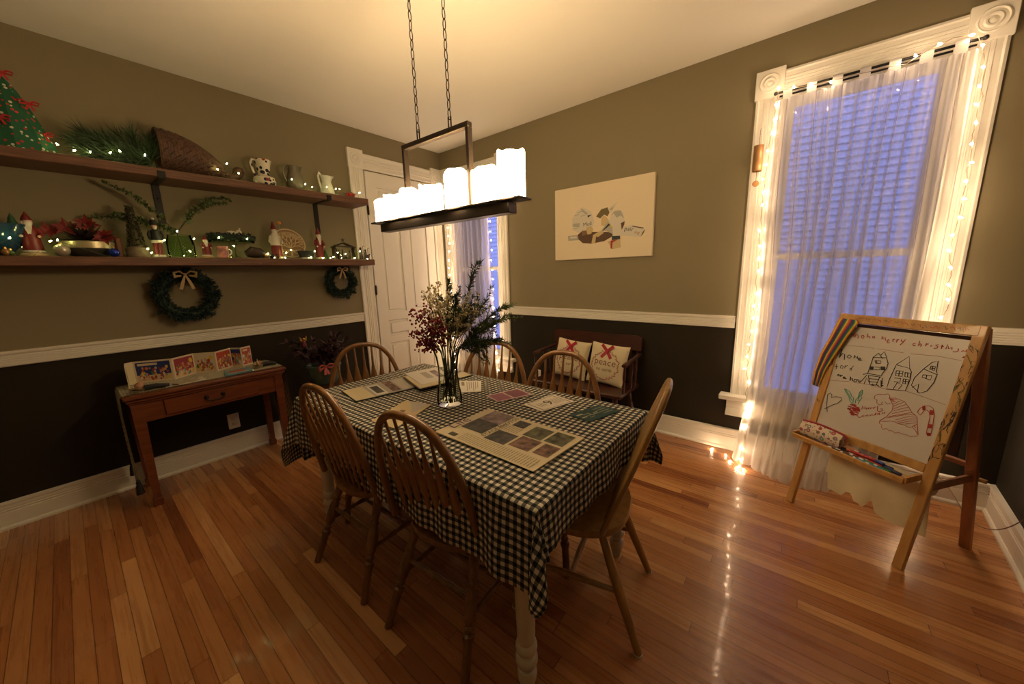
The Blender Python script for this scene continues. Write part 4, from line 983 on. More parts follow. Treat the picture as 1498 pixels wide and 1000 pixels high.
pitcher('plain white stoneware pitcher with a tall lip on the upper shelf', -1.41, [(.055, 0), (.060, .01), (.056, .05), (.045, .09), (.036, .12), (.040, .145), (.050, .165)], IRO, [(-.035, .165), (-.058, .19), (-.066, .16), (-.060, .11), (-.048, .06)], .022)
bw = thing('little_bowl', 'little red and white bowl of coloured trinkets at the right end of the upper shelf', 'bowl', (.16, -1.215, U))
mb = MB(); mb.lathe([(.020, 0), (.022, .008), (.038, .03), (.044, .048), (.040, .048), (.034, .03), (0, .012)], (.16, -1.215, U), 20, cap=False, sx=.8); mb.f.append(list(range(20))[::-1]); mb.m.append(0); mb.build('bowl_body', mat('red_white_glaze', (.34, .03, .03), .25, var=.9, vscale=25), bw)
for i, c in enumerate([(.03, .12, .05), (.5, .4, .05), (.05, .08, .3), (.5, .48, .4), (.4, .03, .03)]):
    mb = MB(); mb.ball((.16+.014*math.cos(i*1.3), -1.215+.02*math.sin(i*1.3), U+.048), .012, 8); mb.build('trinket', mat('trinket_%s' % 'abcde'[i], c, .4), bw)
# ---------- lower shelf
SKIN = mat('painted_skin', (.55, .34, .24), .5); BEARD = mat('white_beard', (.62, .58, .50), .7); REDP = mat('painted_red', (.15, .011, .010), .45); GOLD = mat('gilt', (.50, .32, .08), .35, metal=.7); BASEW = mat('pale_wood_base', (.42, .30, .16), .5); DGR = mat('painted_green', (.02, .08, .03), .5); NAVY = mat('painted_navy', (.012, .018, .035), .45); TANP = mat('tan_sack', (.38, .24, .12), .6)
def santa(label, x, y, h, slim=1.0, coat=REDP, lower=None, staff=None, tree=False, base=True, sack=None, name='santa_figurine', hat=None, parts_tall=1):
    root = thing(name, label, 'figurine', (x, y, Lz)); r = h*.20*slim; z = Lz
    if base: mb = MB(); mb.lathe([(r*1.5, 0), (r*1.55, h*.03), (r*1.35, h*.07), (r*1.1, h*.08)], (x, y, z), 20); mb.build('base', BASEW, root); z += h*.08
    h2 = h-(z-Lz)
    mb = MB(); mb.lathe([(r*1.05, 0), (r*1.10, h2*.05), (r*.95, h2*.30), (r*.90, h2*.45), (r*.85, h2*.58), (r*.55, h2*.68), (r*.2, h2*.72)], (x, y, z), 20, sx=.85); mb.build('robe', coat if not lower else lower, root)
    if lower: mb = MB(); mb.lathe([(r*.97, h2*.36), (r*1.02, h2*.38), (r*.92, h2*.5), (r*.88, h2*.60), (r*.5, h2*.69)], (x, y, z), 20, sx=.87); mb.build('coat', coat, root)
    mb = MB(); mb.lathe([(r*1.10, h2*.01), (r*1.16, h2*.03), (r*1.10, h2*.06)], (x, y, z), 20, sx=.86, cap=False); mb.build('fur_trim', BEARD, root)
    for s in (-1, 1):
        mb = MB(); a = V((x+r*.1, y+s*r*.8, z+h2*.60)); e = V((x+r*.3, y+s*r*1.15, z+h2*.46)); hnd = V((x+r*.75, y+s*r*.85, z+h2*.40)); mb.tube([a, e, hnd], [r*.32, r*.30, r*.24], 8); mb.build('arm', coat, root)
        mb = MB(); mb.ball(hnd+V((r*.1, 0, 0)), r*.22, 8); mb.build('mitten', SKIN if s > 0 else BEARD, root)
    zc = z+h2*.76; mb = MB(); mb.ball((x, y, zc), r*.55, 12, sz=1.15); mb.ball((x+r*.55, y, zc), r*.10, 6); mb.build('head', SKIN, root)
    mb = MB(); mb.grid(lambda u, v: (x+r*(.42+.35*math.sin(PI*v*.6)), y+(u-.5)*2*r*.62*(1-v*.75)*math.cos((u-.5)*.8), zc-r*.05-v*h2*.30), 8, 8); mb.add([], []);
    mb.ball((x+r*.30, y, zc-r*.35), r*.48, 10, sz=1.3); mb.build('beard', BEARD, root, smooth=180)
    mb = MB(); mb.tube([(x, y, zc+r*.20), (x, y, zc+r*.55), (x-r*.05, y, zc+h2*.16), (x-r*.15, y-r*.1*0, z+h2)], [r*.60, r*.50, r*.28, r*.05], 14); mb.build('hat', hat or coat, root)
    if staff: mb = MB(); mb.tube([(x+r*.9, y+r*.9, Lz+h*.06), (x+r*.9, y+r*.95, Lz+h*.93)], r*.07, 6); mb.build('staff', TANP, root); mb = MB(); mb.lathe([(0, 0), (r*.45, h*.03), (r*.35, h*.07), (0, h*.09)], (x+r*.9, y+r*.95, Lz+h*.91), 10, cap=False); mb.build('lantern', mat('lantern_orange', (.55, .22, .04), .4), root)
    if tree: mb = MB(); mb.lathe([(r*.7, 0), (r*.45, h*.10), (r*.55, h*.10), (r*.3, h*.20), (r*.38, h*.20), (0, h*.34)], (x+r*.1, y+tree*r*1.35, Lz+h*.02 if tree > 0 else Lz+h*.62), 12, cap=False); mb.build('little_tree', DGR, root)
    return root
# blue glass platter piece at far left
bp = thing('blue_bowl', 'dark blue glass bowl at the far left end of the lower shelf', 'bowl', (.13, -3.16, Lz)); mb = MB(); mb.lathe([(.06, 0), (.065, .01), (.10, .05), (.135, .12), (.15, .165), (.145, .165), (.128, .12), (.09, .055), (0, .02)], (.135, -3.20, Lz), 32, cap=False, sx=.8); mb.f.append(list(range(32))[::-1]); mb.m.append(0)
mb.build('bowl_body', mat('blue_glass', (.012, .045, .085), .15, coat=.5), bp)
santa('stout santa carrying a green tree, left of the poinsettia bowl', .17, -3.065, .235, .74, tree=-1)
# poinsettia in a silver banded bowl
po = thing('poinsettia_bowl', 'red poinsettia blooms in a dark bowl with a silver band on the lower shelf', 'flower arrangement', (.15, -2.87, Lz))
mb = MB(); mb.lathe([(.06, 0), (.075, .008), (.10, .03), (.105, .05), (.10, .05), (0, .03)], (.15, -2.865, Lz), 28, cap=False, sx=.85); mb.f.append(list(range(28))[::-1]); mb.m.append(0); mb.build('bowl', mat('dark_pewter', (.07, .065, .055), .3, metal=.5), po)
mb = MB(); mb.lathe([(.098, .045), (.106, .05), (.108, .085), (.100, .09)], (.15, -2.865, Lz), 28, cap=False, sx=.85); mb.build('silver_band', mat('silver_band', (.42, .36, .22), .35, metal=.5), po)
mb = MB(); r = random.Random(4)
for i in range(60): leaf(mb, V((.15, -2.865, Lz+.09)), V((r.uniform(-.6, .9), r.uniform(-1, 1), r.uniform(-.05, .5))), r.uniform(.09, .15), .018, (0, 0, 1), .2)
mb.build('dark_foliage', mat('dark_leaves', (.03, .018, .012), .6), po, smooth=0)
for k, (yy_, zz_, xx_) in enumerate([(-2.93, .165, .15), (-2.855, .185, .19), (-2.80, .12, .20), (-2.995, .15, .13)]):
    mb = MB(); c = V((xx_, yy_, Lz+zz_))
    for i in range(11):
        a = 2*PI*i/11+k; leaf(mb, c, V((.45, math.cos(a)*1.0, math.sin(a)*.75)), (.066 if i % 2 else .048)*(1 if k < 3 else .8), .015, (1, 0, 0), .25)
    mb.use(mb.sl[0] if mb.sl else REDP); mb.build('bloom', mat('poinsettia_red', (.28, .008, .010), .5), po, smooth=0)
for (yy_, m_, rr_) in ((-3.155, 'ochre_bauble', .018), (-3.14, 'green_bauble', .014), (-2.97, 'silver_bauble', .033), (-2.775, 'blue_bauble', .025)):
    cols = dict(ochre_bauble=(.30, .17, .06), green_bauble=(.10, .16, .06), silver_bauble=(.42, .38, .28), blue_bauble=(.01, .03, .30))
    y_ = yy_; o = thing('bauble', {'ochre_bauble': 'tiny ochre ball ornament at the far left of the lower shelf', 'green_bauble': 'tiny green ball ornament beside the santa on the lower shelf', 'silver_bauble': 'silver ball ornament left of the poinsettia bowl', 'blue_bauble': 'blue glass ball ornament right of the poinsettia bowl'}[m_], 'ornament', (.24, y_, Lz))
    MB().ball((.24, y_, Lz+rr_), rr_, 16).build('ball', mat(m_, cols[m_], .2, metal=.4), o); mb = MB(); mb.lathe([(.006, 0), (.006, .008)], (.24, y_, Lz+rr_*1.97), 8); mb.build('cap', GOLD, o)
# mossy tower / bottle-brush shaped tree in a wood block with a shield
tw = thing('mossy_tree', 'slim dark mossy cone tree on a bark block, middle left of the lower shelf', 'decoration', (.17, -2.66, Lz))
mb = MB(); mb.lathe([(.055, 0), (.058, .01), (.055, .055), (.045, .065)], (.17, -2.665, Lz), 14); mb.build('bark_block', mat('bark', (.16, .12, .075), .8, var=.4, vscale=20), tw)
mb = MB(); r = random.Random(9); H2 = .31
for i in range(700):
    t = r.random()**1.1; rad = .036*(1-t)**1.4+.010; a = r.uniform(0, 6.28); c = V((.17+math.cos(a)*rad*.8, -2.665+math.sin(a)*rad*.8, Lz+.06+t*(H2-.06))); leaf(mb, c, V((math.cos(a), math.sin(a), .3)), .014, .005, rv(r))
mb.lathe([(.040, .06), (.024, .15), (.018, .24), (.012, H2), (0, H2+.005)], (.17, -2.665, Lz), 12, cap=False); mb.build('moss', mat('moss', (.055, .05, .02), .8, var=.5, vscale=40), tw, smooth=0)
sh = thing('wooden_shield', 'small red brown wooden block leaning against the mossy tree base', 'ornament', (.15, -2.735, Lz)); mb = MB(); mb.box((.15, -2.742, Lz+.060), (.05, .030, .12), bev=.008); mb.build('block', mat('red_brown_wood', (.13, .05, .02), .5), sh)
# nutcracker
nk = thing('nutcracker', 'small nutcracker in black coat and red trousers left of the glass jar', 'figurine', (.22, -2.57, Lz)); x, y = .21, -2.575
MB().box((x, y, Lz+.008), (.05, .055, .016), bev=.003).build('base', BEARD, nk)
for s in (-1, 1): mb = MB(); mb.lathe([(.011, 0), (.010, .05), (.012, .085)], (x, y+s*.011, Lz+.016), 10); mb.build('leg', REDP, nk)
mb = MB(); mb.lathe([(.024, .095), (.027, .11), (.022, .15), (.024, .165), (.010, .175)], (x, y, Lz), 14); mb.build('coat', BLACK, nk); mb = MB(); mb.lathe([(.026, .09), (.029, .095), (.026, .108)], (x, y, Lz), 14); mb.build('hem', BEARD, nk)
for s in (-1, 1): mb = MB(); mb.tube([(x, y+s*.025, Lz+.165), (x+.004, y+s*.034, Lz+.14), (x+.01, y+s*.030, Lz+.11)], .007, 8); mb.build('arm', BLACK, nk)
mb = MB(); mb.ball((x, y, Lz+.19), .016, 10); mb.build('head', SKIN, nk); mb = MB(); mb.ball((x+.008, y, Lz+.182), .011, 8, sz=1.3); mb.build('beard', BEARD, nk)
mb = MB(); mb.lathe([(.018, .20), (.017, .225), (.012, .232)], (x, y, Lz), 12); mb.build('hat', BLACK, nk); mb = MB(); mb.ball((x, y, Lz+.238), .008, 8); mb.build('pompom', BEARD, nk)
# glass jar with eucalyptus branches
jr = thing('glass_jar', 'ribbed clear glass jar holding long eucalyptus branches on the lower shelf', 'jar', (.16, -2.455, Lz))
mb = MB(); n = 40; prof = [(.060, 0), (.068, .006), (.072, .03), (.072, .10), (.066, .125), (.060, .14), (.062, .15), (.058, .15), (.056, .14), (.062, .12), (.067, .10), (.067, .03), (.055, .012), (0, .010)]
mb.lathe(prof, (.16, -2.455, Lz), n, cap=False); mb.f.append(list(range(n))[::-1]); mb.m.append(0)
mb.build('jar_body', m_pane('jar_glass', (.80, .90, .74)), jr)
JB = (V((.16, -2.455, Lz+.02)), V((.15, -2.46, Lz+.16)))
for i, ((x, y), X, b) in enumerate([((151, 266), .10, .10), ((337, 293), .10, .18), ((128, 318), .08, .08), ((166, 312), .14, .04), ((238, 330), .12, .0), ((330, 297), .16, .12)]):
    tip = onx(x, y, X); sprig('eucalyptus_branch', ['long brown eucalyptus branch reaching highest left above the lower shelf', 'long green eucalyptus branch arching right above the lower shelf', 'low grey eucalyptus branch reaching left behind the poinsettia', 'short eucalyptus branch leaning left behind the mossy tree', 'short eucalyptus branch over the nutcracker', 'second green eucalyptus branch arching right beside the longest one'][i], tip, 'euc', 90+i, b, 'eucalyptus branches in the jar', base=JB)
santa('small santa with yellow topped hood and red robe right of the glass jar', .22, -2.335, .15, .85, base=True)
# cake stand with garland, mug below
cs = thing('cake_stand', 'glass pedestal cake stand ringed by a dark garland on the lower shelf', 'cake stand', (.15, -2.165, Lz))
mb = MB(); mb.lathe([(.055, 0), (.050, .006), (.018, .02), (.012, .05), (.020, .07), (.014, .09), (.03, .105), (.135, .112), (.140, .125), (.136, .125), (.130, .117), (0, .116)], (.15, -2.165, Lz), 32, cap=False, sx=.85); mb.f.append(list(range(32))[::-1]); mb.m.append(0); mb.build('stand', m_pane('stand_glass', (.85, .90, .78)), cs)
def needle_ring(mb, c, R_, r_, n, seed, ax='z', L=.03, w=.0035, sx=1):
    rr = random.Random(seed)
    for i in range(n):
        a = rr.uniform(0, 2*PI); b = rr.uniform(0, 2*PI); ro = V((math.cos(a), math.sin(a), 0)) if ax == 'z' else V((0, math.cos(a), math.sin(a)))
        nz = Z_ if ax == 'z' else X_; q = ro*math.cos(b)+nz*math.sin(b); p = V(c)+V((ro.x*R_*sx, ro.y*R_, ro.z*R_))+q*r_*rr.uniform(.5, 1); tg = nz.cross(ro); leaf(mb, p, q+tg*rr.uniform(-.9, .9)+rv(rr)*.3, L*rr.uniform(.6, 1.1), w, rv(rr))
gl_ = thing('garland_ring', 'dark green garland ring lying on the glass cake stand', 'garland', (.15, -2.165, Lz+.126)); mb = MB(); mb.tube([(.15+.10*math.cos(2*PI*i/24), -2.165+.12*math.sin(2*PI*i/24), Lz+.148) for i in range(24)], .018, 8, closed=True); needle_ring(mb, (.15, -2.165, Lz+.150), .12, .022, 900, 6, L=.02, sx=.85); mb.build('garland', mat('wreath_dark', (.012, .024, .018), .7), gl_, smooth=0)
fg = thing('white_rabbit_figurine', 'white and brown ceramic animal figure inside the garland on the cake stand', 'figurine', (.15, -2.19, Lz+.128)); mb = MB(); mb.ball((.15, -2.16, Lz+.175), .032, 12, sx=.8, sy=1.2, sz=.8)
mb.ball((.15, -2.115, Lz+.19), .02, 10); 
for s in (-1, 1):
    for t_ in (-1, 1): mb.tube([(.15+s*.012, -2.16+t_*.025, Lz+.165), (.15+s*.014, -2.16+t_*.027, Lz+.128)], .008, 6)
    mb.tube([(.15+s*.008, -2.112, Lz+.20), (.15+s*.012, -2.108, Lz+.222)], .005, 6)
mb.build('body', BEARD, fg); mb = MB(); mb.ball((.15, -2.235, Lz+.165), .026, 10, sz=.9); mb.build('brown_pot', mat('brown_clay', (.10, .05, .03), .5), fg)
mg_ = thing('picture_mug', 'pink and white mug with red figures under the garland ring', 'mug', (.23, -2.25, Lz)); mb = MB(); mb.lathe([(.030, 0), (.033, .003), (.035, .08), (.032, .08), (.029, .006), (0, .005)], (.23, -2.25, Lz), 24, cap=False); mb.f.append(list(range(24))[::-1]); mb.m.append(0); mb.build('cup', mat('mug_print', (.50, .22, .18), .4, var=.7, vscale=30), mg_)
mb = MB(); mb.tube(arc((.23, -2.218, Lz+.042), .020, -1.3, 1.3, 8, Y_, Z_), .004, 8); mb.build('handle', WHITE, mg_)
# dark lying figure, baubles
dk = thing('sleeping_figure', 'dark bundle shaped figure lying beside the cake stand', 'figurine', (.22, -2.05, Lz)); mb = MB(); mb.tube([(.22, -2.11, Lz+.03), (.22, -2.07, Lz+.045), (.22, -2.02, Lz+.04), (.22, -1.985, Lz+.026)], [.022, .042, .038, .020], 12); mb.build('body', mat('dark_brown', (.035, .018, .012), .6), dk); mb = MB(); mb.lathe([(.018, 0), (.022, .5), (.020, 1)], a=(.225, -1.998, Lz+.023), b=(.225, -1.965, Lz+.023), n=14); mb.build('tan_end', TANP, dk)
for y_ in (-1.95, -1.915):
    o = thing('bauble', ['small dark ball ornament against the dark bundle on the lower shelf', 'small brown ball ornament at the foot of the tallest santa'][y_ > -1.93], 'ornament', (.25, y_, Lz)); MB().ball((.25, y_, Lz+.017), .017, 12).build('ball', mat('brown_bauble' if y_ > -1.93 else 'night_bauble', (.12, .05, .02) if y_ > -1.93 else (.02, .03, .045), .2, metal=.4), o)
santa('tallest slim santa with red hat holding a lantern staff on the lower shelf', .19, -1.895, .285, .62, coat=BEARD, lower=REDP, staff=True, base=False, hat=REDP)
# round carved plate
pl_ = thing('carved_plate', 'round tan plate carved with a spreading tree leaning on the wall of the lower shelf', 'plate', (.12, -1.77, Lz))
PLM = mat('carved_plate_light', (.60, .46, .28), .5); PLD = mat('carved_plate_dark', (.25, .15, .075), .6)
cN = V((.10, -1.765, Lz+.130)); nx = V((.96, 0, .28)).normalized(); ux = Y_; uz = nx.cross(ux)*-1
if uz.z < 0: uz = -uz
mb = MB(); Rr = .125
k = len(mb.v); n = 48
for d, rr in ((-.005, Rr*.9), (.0, Rr), (.006, Rr), (.003, Rr*.93)):
    for j in range(n): a = 2*PI*j/n; mb.v.append(cN+nx*d+ux*math.cos(a)*rr+uz*math.sin(a)*rr)
for i in range(3):
    for j in range(n): mb.f.append([i*n+j, i*n+(j+1) % n, (i+1)*n+(j+1) % n, (i+1)*n+j]); mb.m.append(0)
mb.f.append(list(range(n))[::-1]); mb.m.append(0); mb.f.append([3*n+j for j in range(n)]); mb.m.append(0)
mb.build('disc', PLD, pl_)
mb = MB(); mb.tube([cN+nx*.004+ux*math.cos(2*PI*j/48)*Rr*.95+uz*math.sin(2*PI*j/48)*Rr*.95 for j in range(48)], .005, 6, closed=True)
def br(p, a, L, w, dep):
    q = (p[0]+math.cos(a)*L, p[1]+math.sin(a)*L)
    if math.hypot(*q) > Rr*.93 or dep == 0: return
    f = lambda z: cN+nx*.005+ux*z[0]+uz*z[1]
    mb.tube([f(p), f(q)], [w, w*.8], 5)
    for da in (-.42, .38): br(q, a+da*(1+.3*random.random()), L*.83, w*.8, dep-1)
for a in (PI/2, PI/2+.5, PI/2-.5, PI/2+1.0, PI/2-1.0): br((0, -.045), a, .038, .004, 6)
br((0, -.11), PI/2, .066, .009, 1)
for s in (-1, 1):
    f = lambda z: cN+nx*.005+ux*z[0]+uz*z[1]
    for k_ in range(3): mb.tube([f((0, -.05)), f((s*.03, -.062-.012*k_)), f((s*.075, -.055-.018*k_))], [.004, .004, .003], 5)
mb.build('tree_relief', PLM, pl_)
bt = thing('dark_box', 'small black tapered dish in front of the carved plate', 'dish', (.22, -1.705, Lz)); mb = MB(); mb.prism([(-.045, .012), (.045, .012), (.060, .065), (-.060, .065)], (.20, -1.69, Lz), Y_, Z_, .045); mb.build('tray', BLACK, bt); mb = MB(); mb.box((.222, -1.69, Lz+.006), (.04, .075, .012), bev=.002); mb.build('foot', WHITE, bt)
santa('slim santa in a red and green coat beside the nativity on the lower shelf', .19, -1.565, .262, .62, base=False, tree=1)
# nativity
nv_ = thing('nativity_stable', 'dark metal nativity stable with star near the right end of the lower shelf', 'nativity', (.19, -1.36, Lz)); mb = MB(); B_ = BRONZE; y0_, y1_ = -1.445, -1.265
for yy_ in (y0_, y1_): mb.box((.19, yy_, Lz+.055), (.05, .010, .11), bev=.001)
mb.box((.19, (y0_+y1_)/2, Lz+.003), (.08, .20, .006), bev=.001)
for a, b in (((y0_-.015, .105), (-1.355, .145)), ((-1.355, .145), (y1_+.015, .105))): mb.beam((.19, a[0], Lz+a[1]), (.19, b[0], Lz+b[1]), .055, .010)
mb.box((.19, -1.355, Lz+.112), (.05, .17, .008)); mb.build('stable', BRONZE, nv_)
mb = MB(); st2 = []
for i in range(10): a = PI/2+2*PI*i/10; q = .020 if i % 2 == 0 else .008; st2.append((math.cos(a)*q, math.sin(a)*q))
mb.prism(st2, (.188, -1.355, Lz+.170), Y_, Z_, .005); mb.build('star', BRONZE, nv_)
mb = MB(); mb.box((.20, -1.355, Lz+.018), (.03, .035, .018), bev=.003); mb.build('manger', BRONZE, nv_)
def robed(y, h, x=.21, lab='', bend=0, crook=False):
    o = thing('nativity_figure', lab, 'figurine', (x, y, Lz), 0, 'dark metal nativity figures'); mb = MB(); mb.lathe([(h*.17, 0), (h*.15, h*.2), (h*.11, h*.55), (h*.12, h*.68), (h*.05, h*.76)], (x, y, Lz), 12); mb.build('robe', BRONZE, o); mb = MB(); mb.ball((x+bend, y, Lz+h*.87), h*.10, 8, sz=1.2); mb.build('head', BRONZE, o)
    if crook: mb = MB(); mb.tube([(x+.015, y+.016, Lz), (x+.015, y+.016, Lz+h*1.0)]+[V((x+.015, y+.024, Lz+h))+V((0, -.008*math.cos(a), .010*math.sin(a))) for a in (.5, 1.2, 2., 2.8)], .002, 6); mb.build('crook', BRONZE, o)
robed(-1.455, .125, .24, 'standing dark metal figure just left of the nativity stable'); robed(-1.43, .085, .25, 'short kneeling dark figure at the left foot of the nativity stable'); robed(-1.385, .085, .23, 'robed figure left of the manger inside the nativity stable'); robed(-1.325, .08, .23, 'robed figure right of the manger inside the nativity stable')
robed(-1.20, .115, .20, 'standing dark shepherd with a crook at the right end of the lower shelf', crook=True); robed(-1.165, .095, .22, 'smaller dark shepherd beside the crook bearer at the right end of the lower shelf', crook=True)
an = thing('nativity_animal', 'small dark metal animal at the very right end of the lower shelf', 'figurine', (.20, -1.14, Lz)); mb = MB(); mb.ball((.21, -1.142, Lz+.030), .016, 8, sy=1.4)
for a in (-.012, .012):
    for b in (-.006, .006): mb.tube([(.21+b, -1.142+a, Lz+.025), (.21+b, -1.142+a, Lz)], .003, 5)
mb.tube([(.21, -1.128, Lz+.035), (.21, -1.118, Lz+.052)], [.007, .006], 6); mb.build('body', BRONZE, an)

# ================================================================== WREATHS under the lower shelf
WRM = mat('wreath_green', (.012, .030, .024), .7, var=.4, vscale=30); BOW = mat('gold_bow', (.42, .30, .14), .55)
def wreath(label, y, z, R_, r_, n, seed):
    root = thing('wreath', label, 'wreath', (.06, y, z-R_-r_)); x = .07
    mb = MB(); mb.tube([(x, y+R_*math.cos(2*PI*i/32), z+R_*math.sin(2*PI*i/32)) for i in range(32)], r_*.55, 8, closed=True); rr = random.Random(seed)
    for i in range(int(40*R_/.14)):               # little tufts around the ring
        a = rr.uniform(0, 2*PI); q = r_*rr.uniform(.4, 1.1); b = rr.uniform(-.3, PI+.3); c = V((x+q*.8*math.sin(b), y+(R_+q*math.cos(b))*math.cos(a), z+(R_+q*math.cos(b))*math.sin(a))); d = (c-V((x, y, z))).normalized()+rv(rr)*.8
        for j in range(26): leaf(mb, c+rv(rr)*.006, d+rv(rr)*.9, rr.uniform(.024, .042), .0055, rv(rr))
    needle_ring(mb, (x, y, z), R_, r_*.8, n, seed, 'x', .024, .0045)
    for v in mb.v: v.z = min(v.z, ZL-.055); v.x = max(v.x, .004)
    mb.build('foliage', WRM, root, smooth=0)
    mb = MB(); mb.box((.05, y-.01, (ZL-.0515+z+R_-.02)/2), (.004, .026, ZL-.0515-(z+R_-.02)), bev=0); mb.build('hanging_band', mat('beige_band', (.30, .22, .12), .7), root)
    c = V((x+r_+.004, y-.002, z+R_)); mb = MB(); s_ = R_/.14
    for s in (-1, 1):
        L = [c+V((.0, s*.004, 0))*s_, c+V((.010, s*.03, .022))*s_, c+V((.012, s*.058, .012))*s_, c+V((.008, s*.055, -.014))*s_, c+V((.002, s*.02, -.008))*s_]
        mb.tube(L, [.006*s_, .013*s_, .014*s_, .012*s_, .005*s_], 8, flat=.5)
        mb.tube([c, c+V((.006, s*.018, -.05))*s_, c+V((-.004, s*.034, -.10))*s_], [.004*s_, .010*s_, .011*s_], 6, flat=.4)
    mb.ball(c, .010*s_, 8); mb.build('bow', BOW, root)
wreath('large dark green wreath with gold bow hanging below the left of the lower shelf', -2.455, 1.280, .140, .046, 2400, 11)
wreath('small dark green wreath with gold bow hanging below the right end of the lower shelf', -1.352, 1.330, .112, .040, 1900, 12)

# ================================================================== CONSOLE TABLE
ct = thing('console_table', 'cherry wood console table with one drawer against the dark left wall', 'table', (.25, -2.48, 0))
yL, yR, xF, xB, CZ = -2.895, -2.045, .478, .045, .722
mb = MB(); mb.box(((xF+xB)/2, (yL+yR)/2, CZ-.012), (xF-xB, yR-yL, .024), bev=.006); mb.box(((xF+xB)/2-.004, (yL+yR)/2, CZ-.034), (xF-xB-.012, yR-yL-.02, .018), bev=.006); mb.box(((xF+xB)/2-.008, (yL+yR)/2, CZ-.050), (xF-xB-.026, yR-yL-.04, .014), bev=.004); mb.build('top', CONW, ct)
xf = xF-.035; za = CZ-.175; zb = CZ-.056
mb = MB(); mb.box((xf-.012, (yL+yR)/2, (za+zb)/2), (.022, yR-yL-.10, zb-za)); mb.box((xB+.03, (yL+yR)/2, (za+zb)/2), (.02, yR-yL-.10, zb-za))
for y in (yL+.05, yR-.05): mb.box(((xf+xB)/2, y, (za+zb)/2), (xf-xB-.05, .02, zb-za))
mb.build('apron', CONW, ct)
for y in (yL+.052, yR-.052):
    for x in (xf-.020, xB+.03):
        mb = MB(); hw = .026; k = []
        for z, h_ in ((zb, hw), (za, hw), (.05, .0165), (.048, .0215), (.03, .0235), (0, .019)):
            k.append((z, h_))
        vs = []
        for z, h_ in k: vs += [V((x-h_, y-h_, z)), V((x+h_, y-h_, z)), V((x+h_, y+h_, z)), V((x-h_, y+h_, z))]
        mb.add(vs, [[4*i+j, 4*i+(j+1) % 4, 4*i+4+(j+1) % 4, 4*i+4+j][::-1] for i in range(5) for j in range(4)]+[[0, 1, 2, 3], [23, 22, 21, 20]]); mb.build('leg', CONW, ct, smooth=20)
mb = MB(); yd0, yd1 = yL+.17, yR-.19
mb.box((xf+.003, (yd0+yd1)/2, (za+zb)/2+.006), (.012, yd1-yd0, zb-za-.022), bev=.002); dw = mb.build('drawer', CONW, ct)
mb = MB(); ym = (yd0+yd1)/2; zm_ = (za+zb)/2+.012
for s in (-1, 1): mb.lathe([(.014, 0), (.012, .004), (.006, .008), (.006, .016)], a=(xf+.009, ym+s*.045, zm_), b=(1+xf, ym+s*.045, zm_), n=12)
mb.tube([(xf+.022, ym-.045, zm_), (xf+.026, ym-.046, zm_-.014), (xf+.028, ym-.02, zm_-.024), (xf+.028, ym+.02, zm_-.024), (xf+.026, ym+.046, zm_-.014), (xf+.022, ym+.045, zm_)], .004, 8); mb.build('drawer_pull', IRON, dw)
# runner
g = G('runner_weave'); t = g.n('ShaderNodeTexCoord'); q = g.n('ShaderNodeSeparateXYZ'); g.l(t.outputs['Object'], q.inputs[0])
a1 = g.math('ABSOLUTE', g.math('SUBTRACT', g.math('FRACT', g.math('DIVIDE', g.math('ADD', q.outputs[1], g.math('MULTIPLY', q.outputs[2], 1.0)), .03)), .5))
b1 = g.math('ABSOLUTE', g.math('SUBTRACT', g.math('FRACT', g.math('DIVIDE', q.outputs[0], .03)), .5)); dd = g.math('LESS_THAN', g.math('ABSOLUTE', g.math('SUBTRACT', a1, b1)), .13)
g.l(g.mix(dd, (.60, .55, .40), (.07, .08, .05)), g.b.inputs['Base Color']); g.b.inputs['Roughness'].default_value = .85
rn = thing('table_runner', 'pale patterned runner with dark tassels draped along the console table', 'table runner', (.24, -2.48, CZ))
rx0, rx1 = .10, .42; mb = MB(); z = CZ+.003
pathL = [(yR+.012, .36), (yR+.012, .45), (yR+.011, .60), (yR+.008, CZ-.01), (yR-.002, z)]
prof = [(yR+.030, .345), (yR+.016, .45), (yR+.010, .60), (yR+.006, CZ-.012), (yR-.004, z), (yR-.3, z), (-2.48, z), (yL+.3, z), (yL+.004, z), (yL-.006, CZ-.012), (yL-.010, .60), (yL-.012, .45), (yL-.012, .30), (yL-.010, .20)]
k = 0; W_ = 8
for y, zz_ in prof:
    hang = max(0, CZ-.02-zz_)
    for j in range(W_+1): u = j/W_; mb.v.append(V((rx0+(rx1-rx0)*(u), y+.006*hang*math.sin(u*9)*2, zz_-(.09 if hang > .3 else 0)*(1-abs(2*u-1)))))
for i in range(len(prof)-1):
    for j in range(W_): mb.f.append([i*(W_+1)+j, (i+1)*(W_+1)+j, (i+1)*(W_+1)+j+1, i*(W_+1)+j+1]); mb.m.append(0)
rc = mb.build('cloth', g.m, rn, smooth=50)
def tassel(x, y, zt_):
    mb = MB(); mb.lathe([(.004, 0), (.009, -.008), (.010, -.018), (.008, -.022), (.013, -.035), (.019, -.09), (0, -.09)], (x, y, zt_), 12, cap=False); mb.build('tassel', BLACK, rn)
for (x, y, zt_) in ((rx1, yL-.012, .20), ((rx0+rx1)/2, yL-.010, .13), (rx0, yL-.012, .21), (rx1, yR+.030, .345), ((rx0+rx1)/2, yR+.03, .27), (rx0, yR+.03, .35)): tassel(x, y, zt_)
